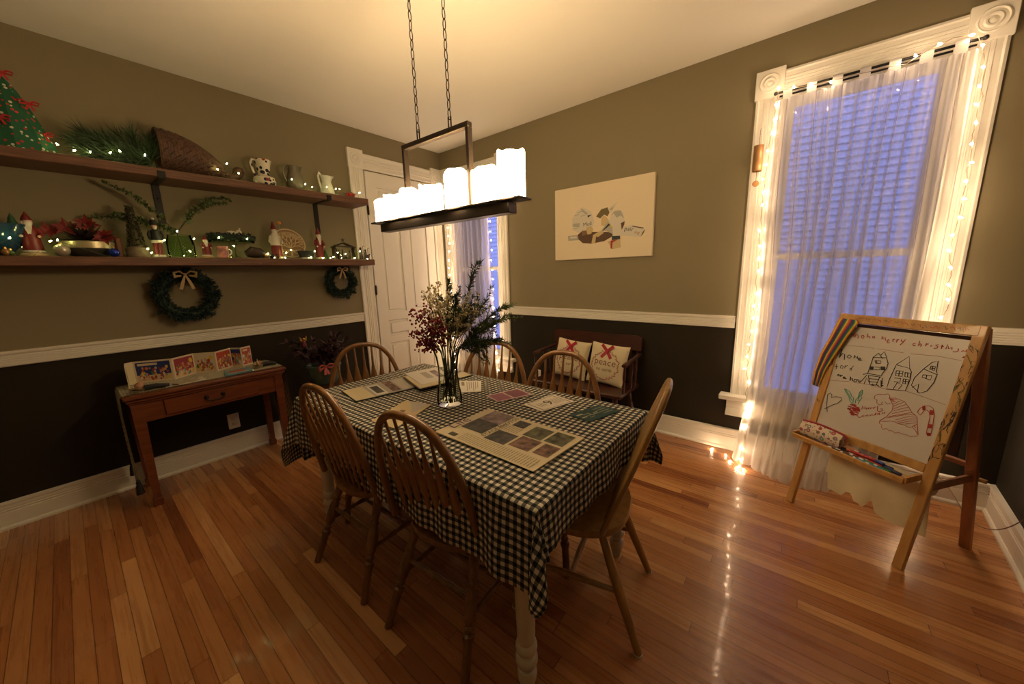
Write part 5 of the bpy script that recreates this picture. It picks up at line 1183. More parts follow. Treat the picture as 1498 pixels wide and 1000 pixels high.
# folding picture panorama: each panel stands at an angle
BZ = CZ+.0045
fz = [(-2.845, .27), (-2.835, .14), (-2.800, .115), (-2.625, .215), (-2.50, .125), (-2.395, .205), (-2.285, .120), (-2.235, .185), (-2.165, .150)]
pn = thing('folding_picture_book', 'long folded book of bright holiday pictures standing zigzag on the console', 'picture book', (.17, -2.5, BZ))
PAL = [(.012, .03, .16), (.40, .06, .03), (.05, .16, .04), (.62, .45, .06), (.55, .40, .25), (.25, .03, .05), (.60, .52, .40), (.10, .25, .30), (.45, .20, .12)]
CM = [mat('picture_colour_%s' % 'abcdefghi'[i], c, .5) for i, c in enumerate(PAL)]; PW_ = mat('book_board', (.60, .52, .36), .5)
r = random.Random(17)
for i in range(len(fz)-1):
    a = V((fz[i][1], fz[i][0], BZ)); b = V((fz[i+1][1], fz[i+1][0], BZ)); d = (b-a); L = d.length; dn_ = d.normalized(); nn = dn_.cross(Z_)
    if nn.x < 0: nn = -nn
    hh = .145; mb = MB().use(PW_); mb.beam(a+Z_*hh/2, b+Z_*hh/2, .003, hh, bev=0)
    fp = lambda u, v, e: a+d*u+Z_*hh*v+nn*(.002+e*.0003)
    if i >= 2 or i == 0:
        if i > 0:
            mb.use(CM[[0, 8, 0, 5, 6, 1, 0, 1][i]]); mb.quad(fp(.06, .08, 0), fp(.94, .08, 0), fp(.94, .93, 0), fp(.06, .93, 0))
            if i in (2, 3, 4, 6): mb.use(CM[4]); mb.quad(fp(.06, .08, 1), fp(.94, .08, 1), fp(.94, .34, 1), fp(.06, .34, 1))
            for k_ in range(60 if L > .08 else 26):
                u, v = r.uniform(.10, .88), r.uniform(.12, .68); s_ = r.uniform(.05, .13)*(.1/L)**.3; m_ = CM[r.choice([1, 2, 3, 4, 5, 6, 7, 8, 1, 8])]; q = []
                for t_ in range(7): an_ = 2*PI*t_/7; q.append(fp(min(.94, max(.06, u+math.cos(an_)*s_*.10/L*r.uniform(.6, 1))), min(.92, max(.08, v+math.sin(an_)*s_*r.uniform(.6, 1))), 2+k_*.05))
                mb.use(m_); mb.add(q, [list(range(7))])
            if i in (2, 4, 7): mb.use(CM[6]); mb.quad(fp(.12, .78, 8), fp(.62, .78, 8), fp(.62, .88, 8), fp(.12, .88, 8))
            if i in (3, 4): mb.use(CM[3]); q = [fp(.80+math.cos(2*PI*t_/10)*.09, .74+math.sin(2*PI*t_/10)*.11, 8) for t_ in range(10)]; mb.add(q, [list(range(10))])
        else: mb.use(CM[8]); q = [fp(.5+math.cos(2*PI*t_/12)*.2, .5+math.sin(2*PI*t_/12)*.28, 1) for t_ in range(12)]; mb.add(q, [list(range(12))])
    mb.build('page', None, pn, smooth=0)
def flat_item(name, label, pts, z, t, m, cat, deco=None):
    mb = MB().use(m); k = len(pts); mb.add([V((p[0], p[1], z)) for p in pts]+[V((p[0], p[1], z+t)) for p in pts], [[i, (i+1) % k, k+(i+1) % k, k+i] for i in range(k)]+[[k+i for i in range(k)], list(range(k))[::-1]])
    if deco: deco(mb)
    return tag(mb.build(name, smooth=0), label, cat)
flat_item('booklet', 'pale open booklet lying in front of the folding pictures', [(.42, -2.70), (.41, -2.50), (.29, -2.50), (.30, -2.70)], BZ, .004, mat('booklet_paper', (.52, .47, .36), .7), 'booklet', lambda mb: [mb.use(NEWS2), [mb.quad(V((.40-i*.012, -2.68, BZ+.0045)), V((.40-i*.012, -2.53, BZ+.0045)), V((.396-i*.012, -2.53, BZ+.0045)), V((.396-i*.012, -2.68, BZ+.0045))) for i in range(8)], mb.use(CM[1]), mb.quad(V((.33, -2.60, BZ+.0046)), V((.33, -2.57, BZ+.0046)), V((.31, -2.57, BZ+.0046)), V((.31, -2.60, BZ+.0046)))])
flat_item('picture_book', 'thin colourful picture book lying at the front edge of the console', [(.43, -2.40), (.42, -2.24), (.28, -2.22), (.30, -2.38)], BZ, .009, CM[7], 'book', lambda mb: [mb.use(CM[1]), mb.quad(V((.38, -2.37, BZ+.0093)), V((.38, -2.27, BZ+.0093)), V((.33, -2.27, BZ+.0093)), V((.33, -2.36, BZ+.0093))), mb.use(CM[4]), mb.quad(V((.415, -2.38, BZ+.0093)), V((.41, -2.26, BZ+.0093)), V((.39, -2.26, BZ+.0093)), V((.395, -2.38, BZ+.0093)))])
def wrapped(label, x, y, s, l2):
    root = thing('wrapped_figure', label, 'ornament', (x, y, BZ)); mb = MB(); mb.tube([(x, y-.02, BZ+.018), (x+.01, y+.03, BZ+.02), (x+.015, y+.09*s, BZ+.012)], [.017, .016, .010], 10); mb.build('dark_body', BLACK, root)
    mb = MB(); mb.ball((x-.02, y-.035, BZ+.028), .028*s, 10, sz=.95); mb.build('head', mat('figure_tan', (.34, .18, .10), .6, var=.5, vscale=40), root)
    mb = MB(); r = random.Random(int(y*100)); 
    for i in range(60): leaf(mb, V((x+.01, y-.05, BZ+.012)), V((r.uniform(-.6, 1), r.uniform(-1, .3), r.uniform(0, .5))), r.uniform(.03, .06), .007, (0, 0, 1), .2)
    mb.build('tissue', mat('tissue', (.50, .40, .24), .8), root, smooth=0)
wrapped('dark wrapped figure with tan tissue at the left end of the console', .39, -2.77, 1, 0)
wrapped('dark wrapped figure with straw at the right end of the console', .33, -2.13, .7, 0)
mb = MB(); mb.tube([(.40, -2.665, BZ+.010), (.45, -2.645, BZ+.010)], .004, 8); tag(mb.build('pencil_stub', mat('stub_brown', (.14, .07, .03), .6)), 'short brown stick beside the booklet at the left of the console', 'stick')

# ================================================================== POTTED PLANT in the corner
px_, py_ = .37, -1.73; pz_ = .50
sd = thing('plant_stand', 'dark round stool carrying the potted plant by the console', 'plant stand', (px_, py_, 0))
mb = MB(); mb.lathe([(.15, pz_-.03), (.16, pz_-.02), (.16, pz_-.005), (.15, pz_)], (px_, py_, 0), 28); mb.build('stand_top', OAKD, sd)
for i in range(4): a = PI/4+i*PI/2; mb = MB(); mb.tube([(px_+.09*math.cos(a), py_+.09*math.sin(a), pz_-.03), (px_+.14*math.cos(a), py_+.14*math.sin(a), 0)], [.016, .012], 10); mb.build('leg', OAKD, sd)
pp = thing('potted_plant', 'dark purple leaved plant in a green glazed pot with a pink bow', 'plant', (px_, py_, pz_))
POT = mat('green_glazed_pot', (.055, .095, .075), .35, coat=.3, var=.3)
mb = MB(); mb.lathe([(.085, 0), (.095, .01), (.118, .07), (.125, .13), (.128, .145), (.135, .150), (.135, .165), (.125, .168), (.115, .14), (0, .135)], (px_, py_, pz_), 32, cap=False); mb.f.append(list(range(32))[::-1]); mb.m.append(0); mb.build('pot', POT, pp)
mb = MB(); r = random.Random(31)
for i in range(26):
    a = r.uniform(0, 6.28); L = r.uniform(.10, .26); e = V((px_+math.cos(a)*L*.8, py_+math.sin(a)*L*1.0, pz_+.16+r.uniform(.03, .24))); P = bez((px_, py_, pz_+.14), V((px_, py_, pz_+.14)).lerp(e, .5)+Z_*.06, e, 6); mb.tube(P, .003, 4)
    for q in P[2:]:
        for _ in range(3): leaf(mb, q, rv(r)+(e-P[0]).normalized()*.6, r.uniform(.04, .075), .017, Z_, .2)
for v in mb.v: v.x = max(v.x, .035)
mb.build('foliage', mat('purple_leaves', (.042, .014, .022), .5), pp, smooth=0)
bc = V((px_+.135, py_-.045, pz_+.165)); mb = MB()
for s in (-1, 1):
    mb.tube([bc, bc+V((.02, s*.03, .022)), bc+V((.02, s*.055, .012)), bc+V((.015, s*.050, -.018)), bc], [.006, .014, .015, .014, .006], 8, flat=.5); mb.tube([bc, bc+V((.02, s*.015, -.06))], [.006, .012], 6, flat=.3)
mb.ball(bc, .012, 8); mb.build('bow', mat('pink_red_bow', (.42, .09, .09), .5), pp)
an = thing('angel_ornament', 'tiny gold and red ornament clipped to the top of the potted plant', 'ornament', (px_-.02, py_-.12, pz_+.33)); mb = MB(); oc = V((px_-.02, py_-.12, pz_+.33)); mb.lathe([(.020, 0), (.014, .03), (.006, .055)], tuple(oc), 10); mb.build('gown', REDP, an); mb = MB(); mb.ball(oc+Z_*.062, .009, 8); mb.build('head', GOLD, an)
for s in (-1, 1): mb = MB(); leaf(mb, oc+V((-.004, s*.004, .035)), V((0, s*.5, 1)), .055, .012, X_); mb.build('wing', GOLD, an, smooth=0)
mb = MB(); mb.tube([oc+V((0, 0, -.001)), V((px_, py_-.05, pz_+.2))], .0018, 5); mb.build('stake', STEM, an)

# ================================================================== BENCH AND PILLOWS
bn = thing('spindle_bench', 'dark mahogany deacons bench against the wall under the painting', 'bench', (2.04, -.29, 0))
bx0, bx1 = 1.63, 2.44; B = lambda m, n: m.build(n, OAKD, bn)
mb = MB(); mb.box((2.035, -.285, .405), (bx1-bx0+.03, .40, .032), bev=.010); B(mb, 'seat')
mb = MB(); mb.prism([(0, 0), (bx1-bx0+.03, 0), (bx1-bx0+.03, .11), (bx1-bx0-.01, .125), (.04, .125), (0, .11)], (bx0-.015, -.072, .700), X_, V((0, .10, 1)).normalized(), .022); B(mb, 'top_rail')
for i in range(15): x = bx0+.02+(bx1-bx0-.04)*i/14; mb = MB(); mb.lathe([(.008, 0), (.011, .3), (.008, .5), (.011, .7), (.007, 1)], a=(x, -.115, .42), b=(x, -.076, .71), n=8); B(mb, 'spindle')
for x in (bx0, bx1):
    mb = MB(); s = 1 if x > 2 else -1; mb.tube([(x, -.075, .675), (x+s*.01, -.20, .668), (x+s*.015, -.34, .660), (x+s*.012, -.41, .650), (x+s*.012, -.44, .648)], [.016, .018, .020, .026, .020], 10, flat=.65, up=(0, 0, 1)); B(mb, 'arm')
    for y in (-.18, -.27, -.42): mb = MB(); mb.lathe([(.010, 0), (.014, .25), (.009, .4), (.014, .6), (.009, .9), (.008, 1)], a=(x, y+.01, .42), b=(x+s*.012, y, .655), n=10); B(mb, 'arm_spindle')
for x in (bx0+.06, bx1-.06):
    for y in (-.14, -.42):
        s = 1 if x > 2 else -1; t_ = 1 if y > -.3 else -1; mb = MB(); turned(mb, V((x, y, .392)), V((x+s*.04, y+t_*.04, 0)), 1.0); B(mb, 'leg')
    mb = MB(); mb.tube([(x+(.02 if x > 2 else -.02), -.16+.02, .17), (x+(.02 if x > 2 else -.02), -.42-.02, .17)], .009, 8); B(mb, 'stretcher')
mb = MB(); mb.tube([(bx0+.04, -.29, .17), (bx1-.04, -.29, .17)], .010, 8); B(mb, 'stretcher')
PIL = mat('cream_linen', (.56, .48, .33), .85, bump=.25, bscale=260); SCR = mat('dark_red_print', (.22, .03, .035), .7)
def pillow(label, c, w, h, th, rot, lean):
    M = Matrix.Translation(V(c)) @ Matrix.Rotation(lean, 4, 'X') @ Matrix.Rotation(rot, 4, 'Y')
    root = thing('throw_pillow', label, 'pillow', (c[0], c[1], c[2]-h/2), 0, 'matching holiday pillows on the bench'); mb = MB(); n = 22
    def sh(u, v, s):
        a = 2*u-1; b = 2*v-1; k = (max(0, 1-a*a)**.42)*(max(0, 1-b*b)**.42); px = w/2*a*(1-.05*(1-b*b)*0-.06*(1-abs(b)**2)*abs(a)**3); pz = h/2*b*(1-.06*(1-abs(a)**2)*abs(b)**3)
        wr = .0025*math.sin(9*a+4*b)*math.sin(7*b-2*a)*k
        return M @ V((px, s*(th/2*k+wr*(1 if s < 0 else 0)), pz))
    for s in (-1, 1): mb.grid(lambda u, v: sh(u, v, s), n, n)
    mb.build('cushion', PIL, root, smooth=180)
    F_ = lambda x, z, e=.001: M @ V((x, -(th/2*((max(0, 1-(2*x/w)**2)**.42)*(max(0, 1-(2*z/h)**2)**.42))+e), z))
    mb = MB(); rr = random.Random(3); cz_ = -.01; R_ = w*.34          # ring of sprigs
    ring = [F_(math.cos(2*PI*i/60)*R_, cz_+math.sin(2*PI*i/60)*R_*1.0, .0015) for i in range(61)]; nm = M.to_3x3() @ V((0, -1, 0))
    mb.stroke(ring, .0022, nm)
    for i in range(54):
        a = 2*PI*i/54; d = rr.choice((-1, 1)); q0 = F_(math.cos(a)*R_, cz_+math.sin(a)*R_, .002); q1 = F_(math.cos(a+.10)*(R_+d*.012), cz_+math.sin(a+.10)*(R_+d*.012), .002); mb.stroke([q0, q1], .005, nm)
    mb.build('printed_wreath', SCR, root, smooth=0)
    mb = MB()
    for tx, sz, z in (('peace', .082, .015), ('on earth', .040, -.045)):
        k0 = len(mb.v); mb.text(tx, sz, (0, 0, 0), X_, Z_)
        for i in range(k0, len(mb.v)): v = mb.v[i]; mb.v[i] = F_(v.x, z+v.z, .0022)
    mb.build('lettering', mat('brown_red_ink', (.15, .05, .04), .7), root, smooth=0)
    mb = MB(); c0 = F_(0, R_-.005, .006)
    zx = M.to_3x3() @ X_; zz = M.to_3x3() @ Z_
    for s in (-1, 1):
        mb.beam(c0, c0+zx*s*.050+zz*.048+nm*.004, .026, .003, up=tuple(nm), bev=.001); mb.beam(c0, c0+zx*s*.042-zz*.058+nm*.003, .026, .003, up=tuple(nm), bev=.001)
    mb.beam(c0-zz*.012+nm*.004, c0+zz*.012+nm*.004, .024, .006, up=tuple(nm), bev=.002); mb.build('ribbon_bow', mat('crimson_ribbon', (.34, .01, .03), .5), root)
pillow('left cream pillow reading peace on earth with a red bow on the bench', (1.885, -.235, .594), .335, .345, .12, .08, -.24)
pillow('right cream pillow reading peace on earth with a red bow on the bench', (2.235, -.25, .594), .335, .345, .12, .07, -.24)
# ================================================================== EASEL
fl, fr_ = V((3.51, -.526, 0)), V((3.91, -.831, 0)); ed = (fr_-fl).normalized(); eb = V((-ed.y, ed.x, 0)); EH = 1.085
eu = (eb*.225+Z_*EH).normalized(); en_ = eu.cross(ed)*-1
if en_.dot(CAM-fl) < 0: en_ = -en_
def E(a, s, e=0): return fl+ed*a+eu*s+en_*e
def bp(x, y, e=.0): return at(x, y, fl+en_*e, en_)
es = thing('childrens_easel', 'wooden standing easel with a scribbled frame, whiteboard and marker tray by the tall window', 'easel', tuple((fl+fr_)/2))
LW_ = .503; SL = EH/eu.z
for a in (.0, LW_):
    mb = MB(); mb.beam(E(a, .0), E(a, SL+.012), .038, .022, up=tuple(en_), bev=.003)
    for i in range(4): mb.v[i] = mb.v[i]
    lo = min(v.z for v in mb.v)
    for v in mb.v:
        if v.z < .02: v.z = max(0, v.z)
    mb.build('front_leg', EASW, es)
ebk = (-eb*.225+Z_*EH).normalized()
for a in (.0, LW_):
    ft = fl+ed*a+eb*.45; top = E(a, SL)-en_*.0+eb*.012
    mb = MB(); mb.beam(ft+ebk*.0, top, .038, .022, up=tuple(en_), bev=.003)
    for v in mb.v:
        if v.z < .02: v.z = max(0, v.z)
    mb.build('rear_leg', EASD, es)
mb = MB(); mb.beam(E(.0, SL-.012), E(LW_, SL-.012), .045, .024, up=tuple(en_), bev=.003); mb.build('top_rail', EASW, es)
mb = MB(); mb.beam(E(.02, .475), E(LW_-.02, .475), .040, .022, up=tuple(en_), bev=.003); mb.build('lower_rail', EASW, es)
WB = mat('whiteboard_surface', (.62, .58, .55), .28)
mb = MB(); mb.beam(E(.018, (.495+1.055)/2, -.001), E(LW_-.018, (.495+1.055)/2, -.001), .56, .008, up=tuple(en_), bev=.001); wb = mb.build('whiteboard', WB, es)
mb = MB(); bc_ = fl+eb*.45; mb.beam((fl+eb*.45)+ed*.02+ebk*.78, (fl+eb*.45)+ed*(LW_-.02)+ebk*.78, .55, .008, up=tuple(eb), bev=.001); mb.build('chalkboard', mat('chalkboard_red_brown', (.05, .02, .014), .6), es)
# drawings and handwriting on the board
INK = mat('marker_black', (.02, .02, .018), .5); INR = mat('marker_red', (.42, .035, .03), .5); INP = mat('marker_faded_red', (.40, .17, .16), .5); ING = mat('marker_green', (.08, .34, .24), .5)
def dz(pts, m, w=.0026, S=(1140, 450, 4.681)):
    w *= 1.3; mb_ = DR.setdefault((CUR[0], m.name), (m, MB()))[1]; q = [bp(S[0]+x/S[2], S[1]+y/S[2], .0048) for x, y in pts]; mb_.stroke(q, w, en_)
DR = {}; CUR = ['written_greeting']
A = (1140, 450, 4.681); Bz = (1140, 450, 9.094); Cz = (1290, 460, 9.094); Dz = (1180, 550, 11.11); Ez = (1270, 550, 10)
# hohoho merry christmas (red)
for st_ in [[(965, 340), (970, 385)], [(968, 365), (985, 350), (990, 385)],
            [(1010, 335), (1005, 395)], [(1010, 380), (1035, 345), (1050, 375), (1045, 410)], [(1095, 370), (1120, 365), (1130, 390), (1110, 408), (1092, 395), (1095, 370)], [(1175, 345), (1165, 395), (1190, 375), (1205, 385), (1200, 408)], [(1240, 380), (1268, 378), (1270, 400), (1245, 402), (1240, 380)]]: dz(st_, INR, .0028, Bz)
for ix_, st_ in enumerate([[(5, 290), (0, 330), (15, 300), (25, 330), (45, 300), (50, 345)], [(70, 355), (100, 345), (88, 330), (68, 350), (75, 375), (105, 372)], [(150, 320), (145, 360)], [(148, 335), (175, 325)], [(205, 325), (195, 370)], [(200, 340), (232, 330)], [(260, 330), (262, 355), (285, 358)], [(315, 330), (285, 365), (240, 405)],
            [(450, 385), (420, 385), (412, 405), (425, 415), (450, 408)], [(505, 350), (485, 415), (515, 385), (525, 395), (518, 425)], [(595, 380), (580, 420)], [(590, 395), (625, 388)], [(660, 405), (650, 425)], [(752, 398), (715, 405), (745, 425), (735, 445), (690, 448)], [(805, 400), (792, 455)], [(785, 420), (825, 422)], [(850, 458), (878, 395), (890, 455), (935, 430), (930, 465)], [(1018, 450), (1015, 480), (985, 495), (945, 492)], [(1055, 490), (1088, 478), (1100, 492)], [(1128, 465), (1120, 500)]]):
    CUR[0] = 'greeting_word' if ix_ < 8 else 'festive_word'; dz(st_, INR, .0028, Cz)
CUR[0] = 'red_mark'
for i in range(6): dz([(1070+i*6, 575-i*3), (1100, 555+i*4)], INR, .003, Cz)
CUR[0] = 'ruled_line'
dz([(460, 258), (560, 264), (650, 278)], INP, .0014, A); dz([(672, 280), (850, 308)], INP, .0014, A); dz([(900, 315), (1080, 330), (1250, 362)], INP, .0014, A); dz([(335, 495), (480, 505)], INP, .0014, A); dz([(505, 510), (640, 530), (740, 560), (860, 568), (960, 600), (1140, 665)], INP, .0014, A)
CUR[0] = 'handwriting'
for st_ in [[(838, 550), (820, 600), (795, 670)], [(800, 660), (840, 605), (870, 620), (865, 690)], [(925, 625), (900, 655), (935, 670), (960, 645), (930, 625)], [(1005, 630), (990, 670), (1015, 645), (1020, 670), (1040, 645), (1045, 680)], [(1050, 690), (1085, 680), (1075, 665), (1052, 680), (1062, 702), (1100, 695)]]: dz(st_, INK, .0034, Bz)
for st_ in [[(765, 745), (755, 815)], [(735, 775), (785, 780)], [(820, 770), (812, 800), (845, 805), (850, 775), (820, 765)], [(878, 765), (870, 805)], [(875, 780), (912, 768)], [(990, 770), (945, 815)], [(945, 805), (965, 800), (960, 830), (935, 830), (945, 805)]]: dz(st_, INK, .0022, Bz)
for st_ in [[(795, 885), (770, 892), (780, 905), (800, 890), (802, 912)], [(815, 890), (818, 918)], [(818, 900), (845, 900)], [(845, 925), (885, 925), (860, 915), (845, 935), (895, 945)], [(950, 915), (940, 970)], [(945, 950), (975, 940), (972, 975)], [(1000, 950), (990, 975), (1020, 985), (1030, 955), (1000, 948)], [(1045, 950), (1050, 990), (1075, 960), (1070, 998)]]: dz(st_, INK, .0036, Bz)
CUR[0] = 'house_drawing'
for st_ in [[(645, 335), (605, 450), (640, 455)], [(640, 340), (680, 310), (705, 345)], [(695, 325), (720, 300), (735, 340), (705, 345)], [(645, 340), (735, 342)], [(735, 345), (745, 380), (735, 415), (705, 450), (700, 465)], [(572, 455), (610, 450), (700, 465), (695, 475), (610, 462)], [(655, 362), (698, 365), (692, 382), (660, 380), (655, 362)], [(665, 363), (670, 380)], [(625, 402), (645, 402), (642, 425), (622, 422), (625, 402)], [(655, 405), (690, 408), (685, 425), (650, 424)], [(695, 403), (725, 405), (722, 425), (695, 425), (697, 403)], [(600, 460), (555, 510)], [(610, 465), (620, 525), (680, 530)], [(615, 485), (680, 490)], [(618, 505), (670, 510)], [(580, 520), (600, 478), (620, 520)], [(690, 470), (665, 525), (690, 545), (712, 530)], [(705, 480), (700, 535)], [(630, 530), (650, 535), (640, 520), (630, 530)]]: dz(st_, INK, .0026, A)
for i in range(5): dz([(628+i*4, 405), (626+i*4, 423)], INK, .002, A); dz([(700+i*5, 405), (698+i*5, 424)], INK, .002, A)
for i in range(6): dz([(690+(i % 2)*12, 500+i*7), (708-(i % 2)*12, 504+i*7)], INK, .003, A)
CUR[0] = 'second_house'
for st_ in [[(800, 390), (890, 332), (893, 415), (800, 390)], [(798, 395), (750, 500), (735, 555), (862, 568), (893, 500), (905, 440), (893, 415)], [(802, 430), (848, 434), (840, 470), (795, 465), (802, 430)], [(822, 432), (818, 468)], [(798, 448), (845, 452)], [(862, 442), (900, 448), (895, 475), (860, 472), (862, 442)], [(880, 444), (878, 474)], [(788, 480), (832, 484), (825, 510), (785, 505)], [(850, 486), (885, 492), (880, 522), (845, 518), (850, 486)], [(866, 488), (862, 520)], [(848, 502), (884, 506)], [(780, 555), (808, 512), (842, 528), (815, 558)]]: dz(st_, INK, .0024, A)
CUR[0] = 'third_house'
for st_ in [[(988, 418), (1050, 372), (1088, 365), (1075, 440), (1085, 460), (988, 418)], [(988, 418), (925, 480), (905, 530), (960, 585), (1010, 570), (1060, 510), (1078, 462)], [(1040, 398), (1070, 402), (1060, 430), (1030, 422), (1040, 398)], [(1052, 400), (1046, 427)], [(1034, 412), (1066, 416)], [(985, 458), (1045, 465), (1035, 495), (978, 475), (985, 458)], [(1010, 462), (1005, 482)], [(910, 545), (955, 520), (945, 580)]]: dz(st_, INK, .0024, A)
CUR[0] = 'heart_drawing'
dz([(335, 575), (325, 480), (340, 300), (385, 272), (412, 300), (398, 350), (480, 330), (560, 350), (565, 390), (500, 440), (400, 475), (290, 530)], INK, .0026, Dz)
CUR[0] = 'holly_drawing'
for st_ in [[(615, 205), (640, 260), (690, 340), (700, 400), (740, 445)], [(625, 205), (690, 240), (720, 290), (730, 330), (765, 350), (750, 440)], [(905, 220), (860, 260), (840, 340), (800, 380), (790, 440)], [(910, 225), (905, 280), (880, 340), (900, 350), (860, 400), (835, 450)], [(640, 230), (700, 320), (740, 400)], [(890, 250), (860, 320), (830, 400)]]: dz(st_, ING, .0028, Dz)
r = random.Random(5)
for i in range(44):
    a = r.uniform(0, 6.28); q = math.sqrt(r.random()); cx_, cy_ = 760+math.cos(a)*q*88, 545+math.sin(a)*q*85; dz([(cx_-25, cy_-8), (cx_+25, cy_+8)], INR, .004, Dz)
CUR[0] = 'small_greeting'
for st_ in [[(895, 540), (910, 480), (930, 530), (955, 480), (950, 535)], [(965, 515), (990, 520), (975, 540), (965, 515)], [(1005, 510), (1000, 535), (1025, 510)], [(1035, 510), (1035, 535), (1055, 508)], [(1075, 508), (1085, 530), (1100, 505), (1120, 500)], [(1155, 480), (1150, 560), (1175, 575), (1235, 560), (1230, 530), (1195, 535)], [(840, 600), (820, 640), (850, 675), (890, 660)], [(900, 640), (895, 660), (925, 630), (930, 655)], [(945, 630), (965, 650), (985, 625), (1005, 648)], [(1020, 625), (1030, 645), (1060, 620), (1085, 640)], [(1100, 635), (1125, 590), (1120, 635)], [(1135, 605), (1165, 600), (1150, 630), (1190, 595), (1185, 630)], [(1235, 585), (1240, 615)], [(1262, 580), (1268, 610)]]: dz(st_, INR, .0022, Dz)
CUR[0] = 'hat_drawing'
for st_ in [[(130, 345), (95, 330), (95, 290), (150, 262), (230, 270), (290, 258), (320, 290), (305, 330)], [(130, 345), (125, 390), (160, 420), (215, 415), (190, 395), (215, 380)], [(250, 375), (280, 410), (325, 395)], [(315, 320), (400, 320), (530, 370), (600, 460), (640, 530), (700, 580), (715, 600), (720, 700), (730, 860)], [(315, 325), (365, 430), (350, 500), (270, 590), (170, 650)], [(170, 650), (165, 690), (205, 715), (190, 745), (215, 775), (270, 765), (300, 795), (350, 800), (390, 830), (450, 825), (520, 850), (570, 860), (620, 885), (720, 870)], [(170, 655), (240, 665), (320, 655), (400, 670), (440, 695), (520, 710), (580, 745), (650, 750), (690, 790), (720, 850)], [(690, 720), (670, 730), (700, 760)]]: dz(st_, INR, .0017, Ez)
for st_ in [[(360, 410), (470, 360)], [(365, 440), (530, 375)], [(370, 475), (560, 410)], [(370, 505), (600, 450)], [(350, 545), (615, 490)], [(300, 590), (640, 530)], [(270, 610), (560, 560), (690, 570)], [(400, 640), (580, 590), (700, 600)], [(420, 665), (600, 625), (710, 625)], [(440, 685), (620, 655), (712, 655)], [(540, 700), (710, 680)], [(640, 740), (715, 700)], [(330, 330), (420, 345)], [(330, 345), (400, 370)], [(340, 360), (390, 380)], [(320, 335), (380, 350)]]: dz(st_, INR, .0016, Ez)
CUR[0] = 'candy_cane_drawing'
for st_ in [[(735, 545), (720, 520), (760, 470), (830, 430), (900, 435), (950, 470), (968, 560), (940, 740), (915, 865), (880, 870), (850, 840), (870, 740), (905, 600), (895, 530), (860, 495), (820, 495), (790, 540), (760, 570), (735, 548)]]: dz(st_, INR, .002, Ez)
for (x0, y0_, x1, y1_) in ((785, 440, 845, 490), (890, 500, 965, 560), (865, 705, 945, 755), (852, 832, 918, 866)):
    for i in range(6): t_ = i/5; dz([(x0+8, y0_+(y1_-y0_)*t_), (x1-8, y0_+(y1_-y0_)*min(1, t_+.12))], INR, .0034, Ez)
for (nm_, _), (m_, mb_) in DR.items(): mb_.build({'second_house': 'house_drawing', 'third_house': 'house_drawing'}.get(nm_, nm_), m_, wb, smooth=0)
# scribbles over the wooden frame
mb = MB(); r = random.Random(8)
def scrib(a0, s0, a1, s1, n, w, m):
    mb.use(m)
    for _ in range(n):
        a = r.uniform(a0, a1); s_ = r.uniform(s0, s1); P = [E(a, s_, .0125)]
        for k_ in range(5): a = min(a1, max(a0, a+r.uniform(-.014, .014))); s_ = min(s1, max(s0, s_+r.uniform(-.03, .03))); P.append(E(a, s_, .0125))
        mb.stroke(P, w, en_)
scrib(LW_-.016, .46, LW_+.016, 1.05, 16, .0016, INK); scrib(LW_-.016, .5, LW_+.014, .75, 9, .003, INK); scrib(LW_-.014, .6, LW_+.014, 1.0, 5, .003, mat('marker_olive', (.16, .15, .03), .6)); mb.build('scribbles', None, es, smooth=0); mb = MB(); scrib(-.014, .5, .014, 1.0, 12, .002, INK); mb.build('scribbles', None, es, smooth=0); mb = MB()
mb.use(INK)
def topscr(a, m):
    mb.use(m); P = [E(a+k_*.004, SL-.012+r.uniform(-.010, .010), .0135) for k_ in range(r.choice((4, 5, 6)))]; mb.stroke(P, .002, en_)
for i in range(20): topscr(.05+i*.0215, (INR, INK, INR, mat('marker_olive'), INR)[i % 5])
mb.build('scribbles', None, es, smooth=0)
# marker tray
ZTR = .415
tc = [onz(1166, 641, ZTR), onz(1316, 708, ZTR)]; tdir = en_.copy(); tdir.z = 0; tdir.normalize()
def TR(a, q, z=ZTR): return fl+eb*(.225*ZTR/EH)+ed*a+tdir*q+Z_*(z)
ta0, ta1, tq = -.02, LW_-.028, .098
mb = MB(); mb.prism([(ta0, .008), (ta1, .008), (ta1, tq), (ta0, tq)], TR(0, 0)-Z_*.0-Z_*.006, ed, tdir, .006)
if True:
    mb.beam(TR(ta0, tq, ZTR+.001), TR(ta1, tq, ZTR+.001), .014, .024, bev=.002)
    mb.beam(TR(ta0, .012, ZTR+.008), TR(ta0, tq, ZTR+.008), .014, .030, bev=.002); mb.beam(TR(ta1, .0, ZTR+.008), TR(ta1, tq, ZTR+.008), .014, .030, bev=.002)
mb.build('marker_tray', EASW, es)
mb = MB(); q0 = fl+ed*LW_; mb.beam(q0+eb*(.08)+Z_*.385, q0+eb*.42+Z_*.385, .014, .036, bev=.002); mb.beam(fl+eb*.08+Z_*.385, fl+eb*.42+Z_*.385, .014, .036, bev=.002); mb.beam(fl+eb*.40+Z_*.43, q0+eb*.40+Z_*.43, .03, .02, bev=.002); mb.build('side_brace', EASD, es)
mb = MB(); mb.lathe([(.010, 0), (.010, .022)], a=q0+ed*.02+eb*.385+Z_*.385, b=q0+ed*1.02+eb*.385+Z_*.385, n=14)
mb.build('peg', EASW, es)
mb = MB(); mb.lathe([(.012, 0), (.012, 1)], a=fl+ed*.0+eb*.13+Z_*.372, b=q0+eb*.13+Z_*.372, n=14); mb.build('paper_dowel', EASD, es)
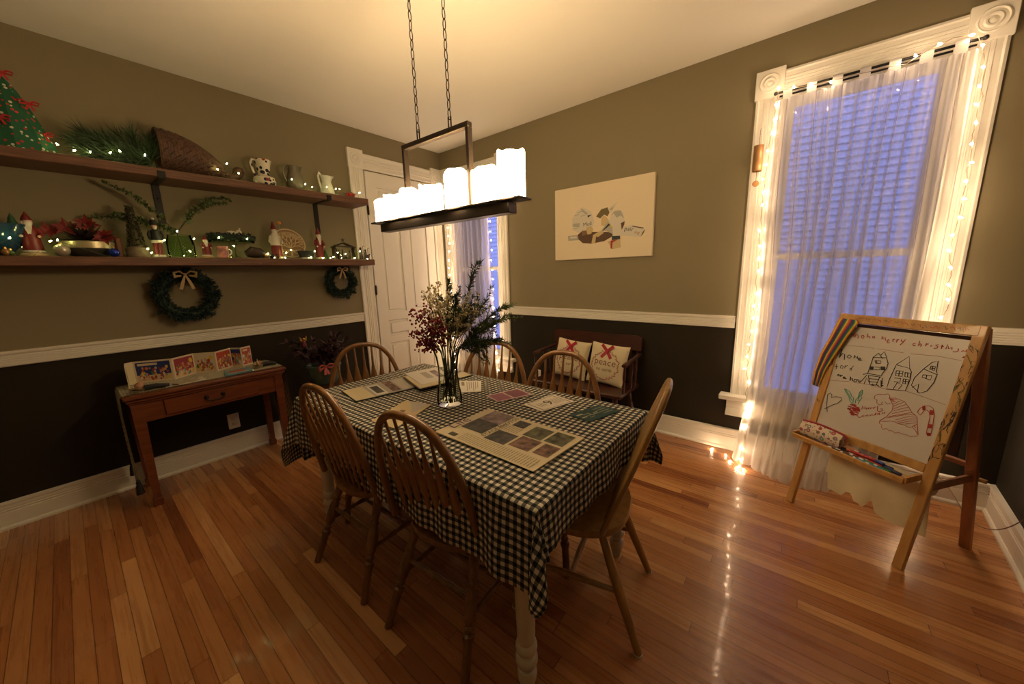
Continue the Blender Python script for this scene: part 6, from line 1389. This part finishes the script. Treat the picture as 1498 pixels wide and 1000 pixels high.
# torn paper roll hanging below the tray
KR = mat('kraft_roll', (.74, .66, .46), .75, var=.06, vscale=12)
pr_ = thing('paper_roll', 'torn cream paper hanging from the roll under the easel tray', 'paper', tuple(fl+ed*.25+eb*.11+Z_*.25))
pO = fl+eb*.108; pts = [(1213, 660), (1213, 690), (1212, 712), (1232, 724), (1238, 719), (1247, 721), (1249, 731), (1257, 735), (1262, 741), (1269, 737), (1276, 728), (1279, 750), (1293, 760), (1301, 764), (1318, 770), (1327, 774), (1344, 784), (1352, 788), (1356, 760), (1362, 700)]
mb = MB(); q = [at(x, y, pO, eb) for x, y in pts]; q[0].z = q[-1].z = .372; a_ = [(p-pO).dot(ed) for p in q]; k = len(q)
n_ = 40; lo = min(a_); hi = max(a_)
def edge_z(a):
    best = 9
    for i in range(1, k-2):
        a0, a1 = a_[i], a_[i+1]
        if min(a0, a1) <= a <= max(a0, a1) and abs(a1-a0) > 1e-6: best = min(best, q[i].z+(q[i+1].z-q[i].z)*(a-a0)/(a1-a0))
    return best if best < 9 else q[1].z
mb.grid(lambda u, v: (lambda a: (lambda ez: pO+ed*a+eb*(.010*math.sin(v*3.0+a*9)+.004*math.sin(a*40))+Z_*(.375*(1-v)+ez*v))(edge_z(a)))(lo+.004+(hi-lo-.008)*u), n_, 14)
mb.build('torn_sheet', KR, pr_, smooth=180)
mb = MB(); mb.lathe([(.012, 0), (.030, 0), (.030, 1), (.012, 1)], a=pO+ed*(lo+.01)+Z_*.372+eb*.020, b=pO+ed*(hi-.01)+Z_*.372+eb*.020, n=24); mb.build('roll', KR, pr_)
# rainbow strap over the top left corner
g = G('rainbow_strap'); t = g.n('ShaderNodeTexCoord'); q_ = g.n('ShaderNodeSeparateXYZ'); g.l(t.outputs['UV'], q_.inputs[0]); rp = g.n('ShaderNodeValToRGB'); rp.color_ramp.interpolation = 'CONSTANT'
cols = [(.55, .22, .02), (.60, .42, .02), (.35, .03, .02), (.05, .015, .12), (.02, .03, .12), (.02, .16, .07), (.60, .45, .03), (.55, .12, .02), (.32, .02, .04), (.05, .015, .14), (.01, .06, .09), (.03, .18, .06), (.60, .45, .03), (.60, .20, .02)]
while len(rp.color_ramp.elements) < len(cols): rp.color_ramp.elements.new(.5)
for i, c in enumerate(cols): rp.color_ramp.elements[i].position = i/len(cols); rp.color_ramp.elements[i].color = (*c, 1)
g.l(q_.outputs[0], rp.inputs[0]); g.l(rp.outputs[0], g.b.inputs['Base Color']); g.b.inputs['Roughness'].default_value = .7
secL = [(1226, 468, .030), (1214, 492, .028), (1200, 517, .022), (1191, 543, .018), (1188, 562, .016)]
secR = [(1256, 473, .030), (1242, 490, .028), (1223, 518, .022), (1208, 541, .018), (1198, 566, .016)]
top_ = [E(-.02, SL-.01, -.020), E(.045, SL-.005, -.020)]
mb = MB(); uv = []; rows = [(E(-.025, SL-.10, -.024), E(.03, SL-.10, -.024)), (E(-.022, SL+.004, -.016), E(.042, SL+.004, -.016))]+[(bp(*a), bp(*b)) for a, b in zip(secL, secR)]
for (a, b) in rows:
    for j in range(9): mb.v.append(V(a).lerp(V(b), j/8)); uv.append((j/8*.999, 0))
for i in range(len(rows)-1):
    for j in range(8): mb.f.append([i*9+j, i*9+j+1, (i+1)*9+j+1, (i+1)*9+j]); mb.m.append(0)
mb.uv = uv; o = mb.build('rainbow_strap', g.m, smooth=60); so = o.modifiers.new('t', 'SOLIDIFY'); so.thickness = .0015; tag(o, 'rainbow striped strap hung over the top left corner of the easel', 'strap')
mb = MB(); c = bp(1352, 481, .0); mb.ball(c+eu*.006+eb*.004, .017, 14, sz=.55); tag(mb.build('magnet', mat('blue_plastic', (.01, .06, .30), .35)), 'blue round magnet on top of the easel rail', 'magnet')
# pencil case: zipped fabric pouch on the tray
g = G('pouch_print'); t = g.n('ShaderNodeTexCoord'); v = g.n('ShaderNodeTexVoronoi'); v.inputs['Scale'].default_value = 38; g.l(t.outputs['Object'], v.inputs['Vector']); q_ = g.n('ShaderNodeSeparateColor'); g.l(v.outputs['Color'], q_.inputs[0])
rc_ = g.ramp(q_.outputs[0], [(0, (.30, .02, .05)), (.25, (.12, .28, .26)), (.45, (.02, .02, .04)), (.6, (.62, .40, .10)), (.8, (.30, .02, .05)), (1, (.62, .30, .25))]); ring_ = g.math('MULTIPLY', g.math('LESS_THAN', v.outputs['Distance'], .42), g.math('GREATER_THAN', v.outputs['Distance'], .16))
c_ = g.mix(ring_, (.66, .56, .46), rc_); v2 = g.n('ShaderNodeTexVoronoi'); v2.inputs['Scale'].default_value = 95; g.l(t.outputs['Object'], v2.inputs['Vector']); q2 = g.n('ShaderNodeSeparateColor'); g.l(v2.outputs['Color'], q2.inputs[0])
c_ = g.mix(g.math('MULTIPLY', g.math('LESS_THAN', v2.outputs['Distance'], .3), g.math('GREATER_THAN', q2.outputs[1], .6)), c_, (.28, .02, .05)); g.l(c_, g.b.inputs['Base Color']); g.b.inputs['Roughness'].default_value = .7
pc = thing('pencil_case', 'floral print zip pencil case standing at the left end of the easel tray', 'pencil case', tuple(TR(.10, .07)))
def PCp(u, a, r_=1):                                # u along, a around cross-section
    hw_ = .036*(.80+.20*math.sin(PI*min(max(u, .02), .98))**.5); hz = .088*(.90+.10*math.sin(PI*u)); cx_ = math.cos(a); sz_ = math.sin(a)
    y = .82*hw_*math.copysign(abs(cx_)**.8, cx_)*(1-.75*max(0, sz_)**1.2); z = hz/2*(1+math.copysign(abs(sz_)**.85, sz_))
    return TR(-.015+u*.205, .042+y, ZTR+.001+z)
mb = MB(); mb.grid(lambda u, w_: PCp(u, 2*PI*w_), 16, 28)
for u in (0, 1): k = len(mb.v); mb.add([PCp(u, 2*PI*j/28) for j in range(28)], [list(range(28))])
mb.build('pouch', g.m, pc, smooth=50)
mb = MB(); mb.tube([PCp(i/12, PI/2)+Z_*.003 for i in range(13)]+[PCp(1, PI/2)+ed*.018-Z_*.010], .0055, 8); mb.build('zipper', mat('crimson_zip', (.30, .015, .04), .5), pc)
# markers lying in the tray
def marker(a, q, ang, L, col, capcol, label, lvl=0, rr=.0072, up_=0):
    c = TR(.18+(a-.18)*.80, (.016+q*.66), ZTR+.0015+rr+lvl*2*rr); d = (ed*math.cos(ang)+tdir*math.sin(ang)); d = (d+Z_*up_).normalized()
    root = thing('marker_pen', label, 'marker', tuple(c), 0, 'markers in the easel tray')
    P0 = c-d*L/2; P1 = c+d*L/2
    mb = MB(); mb.lathe([(rr*.85, 0), (rr, .02), (rr, .62), (rr*.9, .66)], a=P0, b=P1, n=14); mb.build('barrel', col, root)
    mb = MB(); mb.lathe([(rr*1.02, .60), (rr*1.02, .97), (rr*.75, 1)], a=P0, b=P1, n=14); mb.build('pen_cap', capcol, root)
    mb = MB(); mb.lathe([(rr*1.04, .16), (rr*1.04, .50)], a=P0, b=P1, n=14, cap=False); mb.build('label_band', capcol, root)
MW = mat('marker_white_barrel', (.66, .64, .62), .35)
mc = lambda n, c: mat(n, c, .35)
specs = [(.235, .045, .05, .13, 'black', (.015, .015, .018), 'black marker beside the pencil case at the back of the easel tray'), (.265, .085, -.08, .125, 'brown', (.09, .03, .02), 'dark brown marker in the middle of the easel tray'), (.225, .110, .02, .12, 'charcoal', (.03, .03, .03), 'charcoal marker along the front lip of the easel tray'),
         (.335, .070, -.03, .135, 'bright_red', (.45, .025, .02), 'bright red marker in the easel tray'), (.375, .035, -.02, .13, 'blue', (.015, .04, .22), 'blue marker at the back of the easel tray'), (.395, .092, .05, .13, 'green', (.01, .16, .06), 'green marker at the right front of the easel tray'), (.365, .114, .03, .13, 'light_blue', (.03, .22, .38), 'light blue marker against the front lip of the easel tray'), (.440, .060, .08, .11, 'navy', (.01, .015, .09), 'thick navy marker at the right end of the easel tray')]
for a, q, an_, L, nm, c, lb in specs: marker(a, q, an_, L, MW if nm not in ('navy', 'black') else mc('barrel_'+nm, c), mc('cap_'+nm, c), lb)
marker(.345, .052, .10, .13, MW, mc('cap_blue2', (.02, .05, .28)), 'second blue marker lying on top of the other markers', 1.0)
marker(.31, .062, -.05, .12, mc('barrel_orange', (.50, .10, .02)), mc('cap_bright_red', (.45, .025, .02)), 'orange red marker lying on top of the red one', 1.05)
mb = MB(); mb.tube([TR(.0, .086, ZTR+.006), TR(.16, .088, ZTR+.006)], .0038, 6); tag(mb.build('red_pencil', REDP), 'long red pencil along the front lip of the easel tray', 'pencil')
er = thing('felt_eraser', 'small dark felt eraser in the easel tray next to the pencil case', 'eraser', tuple(TR(.22, .075))); mb = MB(); c = TR(.225, .030, ZTR+.012); mb.beam(c-ed*.028, c+ed*.028, .026, .016, bev=.003); mb.build('felt', BLACK, er); mb = MB(); mb.beam(c-ed*.028+Z_*.011, c+ed*.028+Z_*.011, .028, .007, bev=.002); mb.build('back', mat('eraser_tan', (.4, .25, .14), .5), er)
# plug and cord at the right wall
pw = onz(1495, 743, .30); xw = wx(-.55)
pg = thing('wall_plug', 'white plug and socket plate low on the right wall feeding the fairy lights', 'outlet', (xw, -.60, .30)); mb = MB(); mb.box((wx(-.60)-.003, -.60, .30), (.006, .075, .12), bev=.002); mb.build('cover_plate', WHITE, pg); mb = MB(); mb.box((wx(-.60)-.02, -.60, .30), (.03, .028, .034), bev=.004); mb.build('plug', WHITE, pg)
cp = bez((wx(-.6)-.034, -.60, .30), (4.24, -.50, .05), (4.20, -.28, .10), 10)+bez((4.20, -.28, .10), (4.19, -.10, .14), (4.12, -.045, .20), 8)[1:]+bez((4.12, -.045, .20), (4.06, -.045, .34), (4.055, -.05, .46), 8)[1:]
mb = MB(); mb.tube(cp, .0022, 6); tag(mb.build('power_cord', mat('brown_cord', (.16, .10, .06), .5)), 'thin brown cord running from the right wall plug up behind the easel', 'cord')
